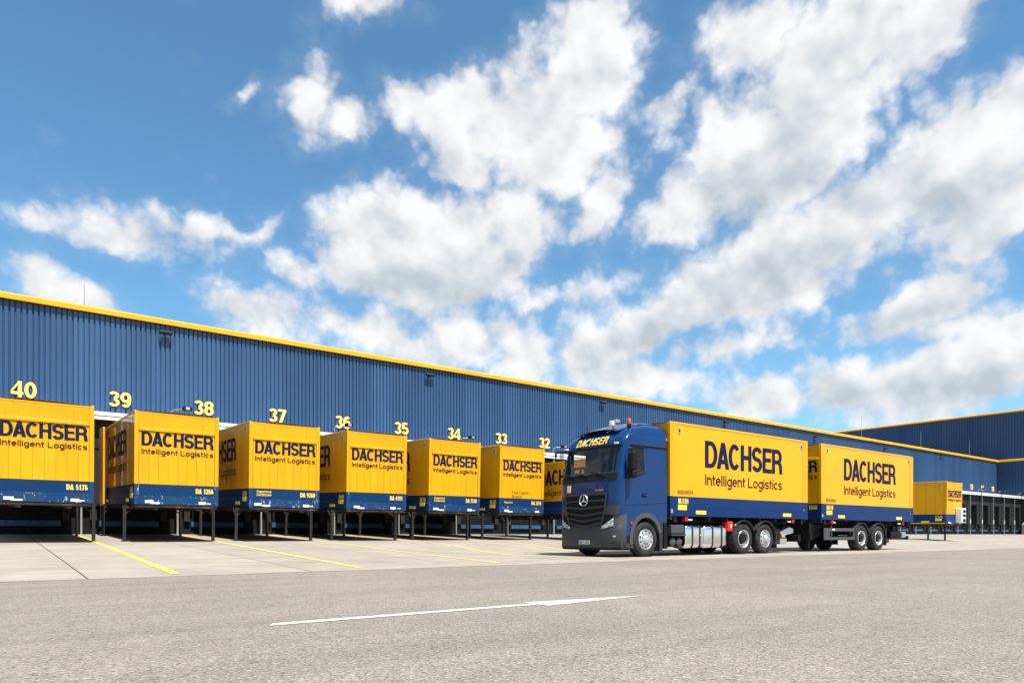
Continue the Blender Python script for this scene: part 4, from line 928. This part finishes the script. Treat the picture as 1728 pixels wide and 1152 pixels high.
# tanks and boxes between the axles (camera side and off side)
for s_ in (-1, 1):
    def rrect(a0, a1, name, m):
        y0, y1 = .60, 1.20; z0, z1 = .22, .93; r = .14; sec = []
        for cy, cz, t0 in ((y1 - r, z1 - r, 0), (y0 + r, z1 - r, 90), (y0 + r, z0 + r, 180), (y1 - r, z0 + r, 270)):
            sec += [(s_ * (cy + r * math.cos(R(t0 + q))), cz + r * math.sin(R(t0 + q))) for q in range(0, 91, 15)]
        mb = MB(); n = len(sec); prof = [(a0, .86), (a0 + .015, .95), (a0 + .05, 1), (a1 - .05, 1), (a1 - .015, .95), (a1, .86)]; cy, cz = s_ * .9, .575
        mb.add([(a, cy + (y - cy) * k, cz + (z - cz) * k) for a, k in prof for y, z in sec], [(j * n + i, j * n + (i + 1) % n, (j + 1) * n + (i + 1) % n, (j + 1) * n + i) for j in range(len(prof) - 1) for i in range(n)], True)
        for j, a in ((0, a0), (1, a1)): mb.add([(a, cy + (y - cy) * .86, cz + (z - cz) * .86) for y, z in sec], [tuple(range(n))])
        return mb.build(name, m, tr), sec
    for a0, a1, straps in ((2.86, 3.72, (3.16, 3.52)), (3.75, 4.86, (4.14, 4.60))):
        tk, sec = rrect(a0, a1, 'fuel_tank', 'chrome'); n = len(sec)
        for a in straps:
            mb = MB(); mb.add([(x, s_ * .9 + (y - s_ * .9) * 1.02, .575 + (z - .575) * 1.02) for x in (a - .035, a + .035) for y, z in sec], [(i, (i + 1) % n, n + (i + 1) % n, n + i) for i in range(n)]); mb.build('strap', 'black_rubber', tk)
    bb = bx('battery_box', 'plastic_light', tr, 2.22, 2.80, *sorted((s_ * 1.18, s_ * .7)), .66, .93, ch=.03); bx('box_ledge', 'plastic', bb, 2.2, 2.82, *sorted((s_ * 1.21, s_ * .7)), .60, .655)
    for a in (2.34, 2.64):
        t2 = MB().cyl((a, s_ * .6, .42), (a, s_ * 1.12, .42), .135, n=16).build('air_tank', 'chassis', tr); MB().lathe([(.135, s_ * 1.12), (.10, s_ * 1.15), (0, s_ * 1.16)], 16, 'y', (a, 0, .42)).build('tank_end', 'plastic_light', t2)
    bx('hose_bracket', 'chassis', tr, 1.98, 2.14, *sorted((s_ * 1.1, s_ * .6)), .22, 1.0)
    bx('side_marker', 'amber', tr, 2.83, 2.86, *sorted((s_ * 1.215, s_ * 1.15)), .60, .64); bx('side_marker', 'amber', tr, 3.50, 3.55, *sorted((s_ * 1.225, s_ * 1.2)), .60, .65)
    eb_ = bx('extinguisher_box', 'red', tr, 4.90, 5.17, *sorted((s_ * 1.22, s_ * .95)), .74, 1.06, ch=.03); bx('box_label', 'sticker', eb_, 5.03, 5.09, *sorted((s_ * 1.224, s_ * 1.2)), .86, .97)
    bx('side_marker', 'amber', tr, 5.22, 5.28, *sorted((s_ * 1.25, s_ * 1.2)), .92, .98)
    for a in (2.78, 8.55):
        rm = bx('twist_lock', 'red', tr, a, a + .14, *sorted((s_ * 1.24, s_ * 1.1)), 1.04, 1.165, ch=.015); bx('lock_slot', 'gap', rm, a + .045, a + .095, *sorted((s_ * 1.243, s_ * 1.2)), 1.07, 1.14)
        bx('lock_lever', 'sticker', rm, a + (.15 if a < 5 else -.25), a + (.36 if a < 5 else -.06), *sorted((s_ * 1.22, s_ * 1.18)), 1.07, 1.10)
# rear of the lorry
rr = MB(); rr.tube([(7.6, -.9, .62), (8.2, -.9, .62), (8.3, -.8, .55), (8.8, -.8, .55)], .03, 6); rr.tube([(7.55, -1.0, .72), (7.75, -1.0, .55), (7.7, -.95, .3)], .02, 6); rr.build('air_lines', 'steel', tr)
bx('valve_block', 'chassis', tr, 7.6, 8.1, -1.05, -.55, .45, .85, ch=.02)
mb = MB(); mb.prism([(8.15, .72), (8.75, .90), (9.0, .84), (9.0, .70), (8.5, .62), (8.45, .52)], -1.0, -.75, 'y'); mb.build('silver_bracket', 'rim', tr)
bx('rear_lamp', 'amber', tr, 8.25, 8.36, -1.02, -.96, .54, .62); bx('steel_box', 'galv', tr, 8.2, 8.6, -1.0, -.6, .30, .50, ch=.02)
bx('rear_beam', 'chassis', tr, 9.0, 9.15, -1.2, 1.2, .38, .62, ch=.02); bx('coupling', 'chassis', tr, 8.9, 9.5, -.2, .2, .40, .70, ch=.03)
for s_ in (-1, 1): bx('mud_flap', 'black_rubber', tr, 7.56, 7.60, *sorted((s_ * 1.24, s_ * .8)), .18, .80); bx('beam_hanger', 'chassis', tr, 9.02, 9.12, *sorted((s_ * .6, s_ * .5)), .6, 1.0)

# ================================================================== trailer
tl = thing('trailer', 'black two-axle centre-axle trailer chassis with grey side guard coupled behind the lorry', 'trailer', (TX, TY, TZ))
tf = MB()
for b_ in (-.42, .42): tf.box(10.6, 17.6, b_ - .05, b_ + .05, .78, 1.08)
for a in (10.6, 12, 13, 14.1, 15.2, 16.4, 17.5): tf.box(a, a + .1, -.42, .42, .80, 1.04)
tfr = tf.build('chassis_frame', 'chassis', tl)
bx('subframe', 'chassis', tfr, 10.5, 17.85, -.55, .55, 1.085, 1.165)
MB().prism([(9.5, .50), (11.6, .74), (11.6, .92), (9.5, .62)], -.14, .14, 'y').build('drawbar', 'chassis', tl); MB().prism([(10.3, .4), (11.0, .6), (11.0, 1.05), (10.2, 1.05)], -.9, .5, 'y').build('front_plate', 'chassis', tl)
bx('support_leg', 'chassis', tl, 10.42, 10.56, -.75, -.6, .12, .95)
for a in (10.75, 17.5): bx('twist_lock_beam', 'chassis', tfr, a - .08, a + .08, -1.22, 1.22, 1.0, 1.168)
for s_ in (-1, 1):
    for a in (13.45, 14.83):
        wheel(tl, a, s_, 'single', out=1.245); fender(tl, a, s_, r=.60, t0=165, t1=10)
    gd = MB(); y0, y1 = sorted((s_ * 1.24, s_ * 1.20))
    gd.box(10.66, 12.90, y0, y1, .76, .88); gd.box(10.66, 12.90, y0, y1, .44, .55); gd.box(10.66, 11.06, y0 + .002, y1 - .002, .552, .758); gd.box(12.78, 12.898, y0 + .002, y1 - .002, .552, .758); gd.box(11.15, 11.19, y0 - .004, y1 - .01, .40, .98)
    go = gd.build('side_guard', 'plastic_light', tl); bx('guard_label', 'sticker', go, 11.22, 11.42, *sorted((s_ * 1.245, s_ * 1.23)), .80, .85)
    bx('guard_bracket', 'chassis', tl, 11.3, 11.36, *sorted((s_ * 1.19, s_ * .5)), .6, .9); bx('guard_bracket', 'chassis', tl, 12.6, 12.66, *sorted((s_ * 1.19, s_ * .5)), .6, .9)
    bx('mud_flap', 'black_rubber', tl, 15.46, 15.5, *sorted((s_ * 1.24, s_ * .8)), .2, .95)
    for a in (11.2, 16.95):
        rm = bx('twist_lock', 'red', tl, a, a + .14, *sorted((s_ * 1.24, s_ * 1.1)), 1.04, 1.165, ch=.015); bx('lock_slot', 'gap', rm, a + .045, a + .095, *sorted((s_ * 1.243, s_ * 1.2)), 1.07, 1.14)
        bx('lock_lever', 'sticker', rm, a + (.15 if a < 14 else -.4), a + (.3 if a < 14 else -.16), *sorted((s_ * 1.22, s_ * 1.18)), 1.07, 1.11)
for a in (13.45, 14.83): MB().cyl((a, -1.0, .5), (a, 1.0, .5), .09, n=10).build('axle', 'chassis', tl)
bx('wheel_chock', 'grille', tl, 15.55, 15.95, -1.15, -.9, .30, .45, ch=.03)
MB().cyl((16.2, -.95, .62), (17.3, -.95, .62), .16, n=16).build('air_tank', 'chassis', tl); MB().lathe([(.16, 17.3), (.12, 17.36), (0, 17.38)], 16, 'z', (0, 0, 0)) and None
bx('rear_beam', 'chassis', tl, 17.45, 17.6, -1.2, 1.2, .42, .58, ch=.02)
for s_ in (-1, 1): bx('beam_hanger', 'chassis', tl, 17.46, 17.58, *sorted((s_ * .6, s_ * .5)), .55, 1.0); bx('tail_lamp', 'red', tl, 17.6, 17.64, *sorted((s_ * 1.15, s_ * .85)), .44, .56)
bx('tail_box', 'steel', tl, 17.1, 17.45, -1.15, -.8, .50, .74, ch=.03)
# their swap bodies
swap_body('clean yellow swap body with blue skirt riding on the lorry right behind its cab', (16.03, TY, 1.205), (0, 0, -math.pi / 2), 'DA 18129', H=2.79, zb=.0, legs=False, side='yellow_gloss', skirt='box_blue', panels=False, stickers=False, seed=5, big=True, low_blue='box_blue', group='swap bodies on the lorry and trailer')
swap_body('clean yellow swap body with blue skirt riding on the trailer', (24.40, TY, 1.205), (0, 0, -math.pi / 2), 'DA 18048', H=2.79, zb=.0, legs=False, side='yellow_gloss', skirt='box_blue', panels=False, stickers=False, seed=6, big=True, low_blue='box_blue', group='swap bodies on the lorry and trailer')
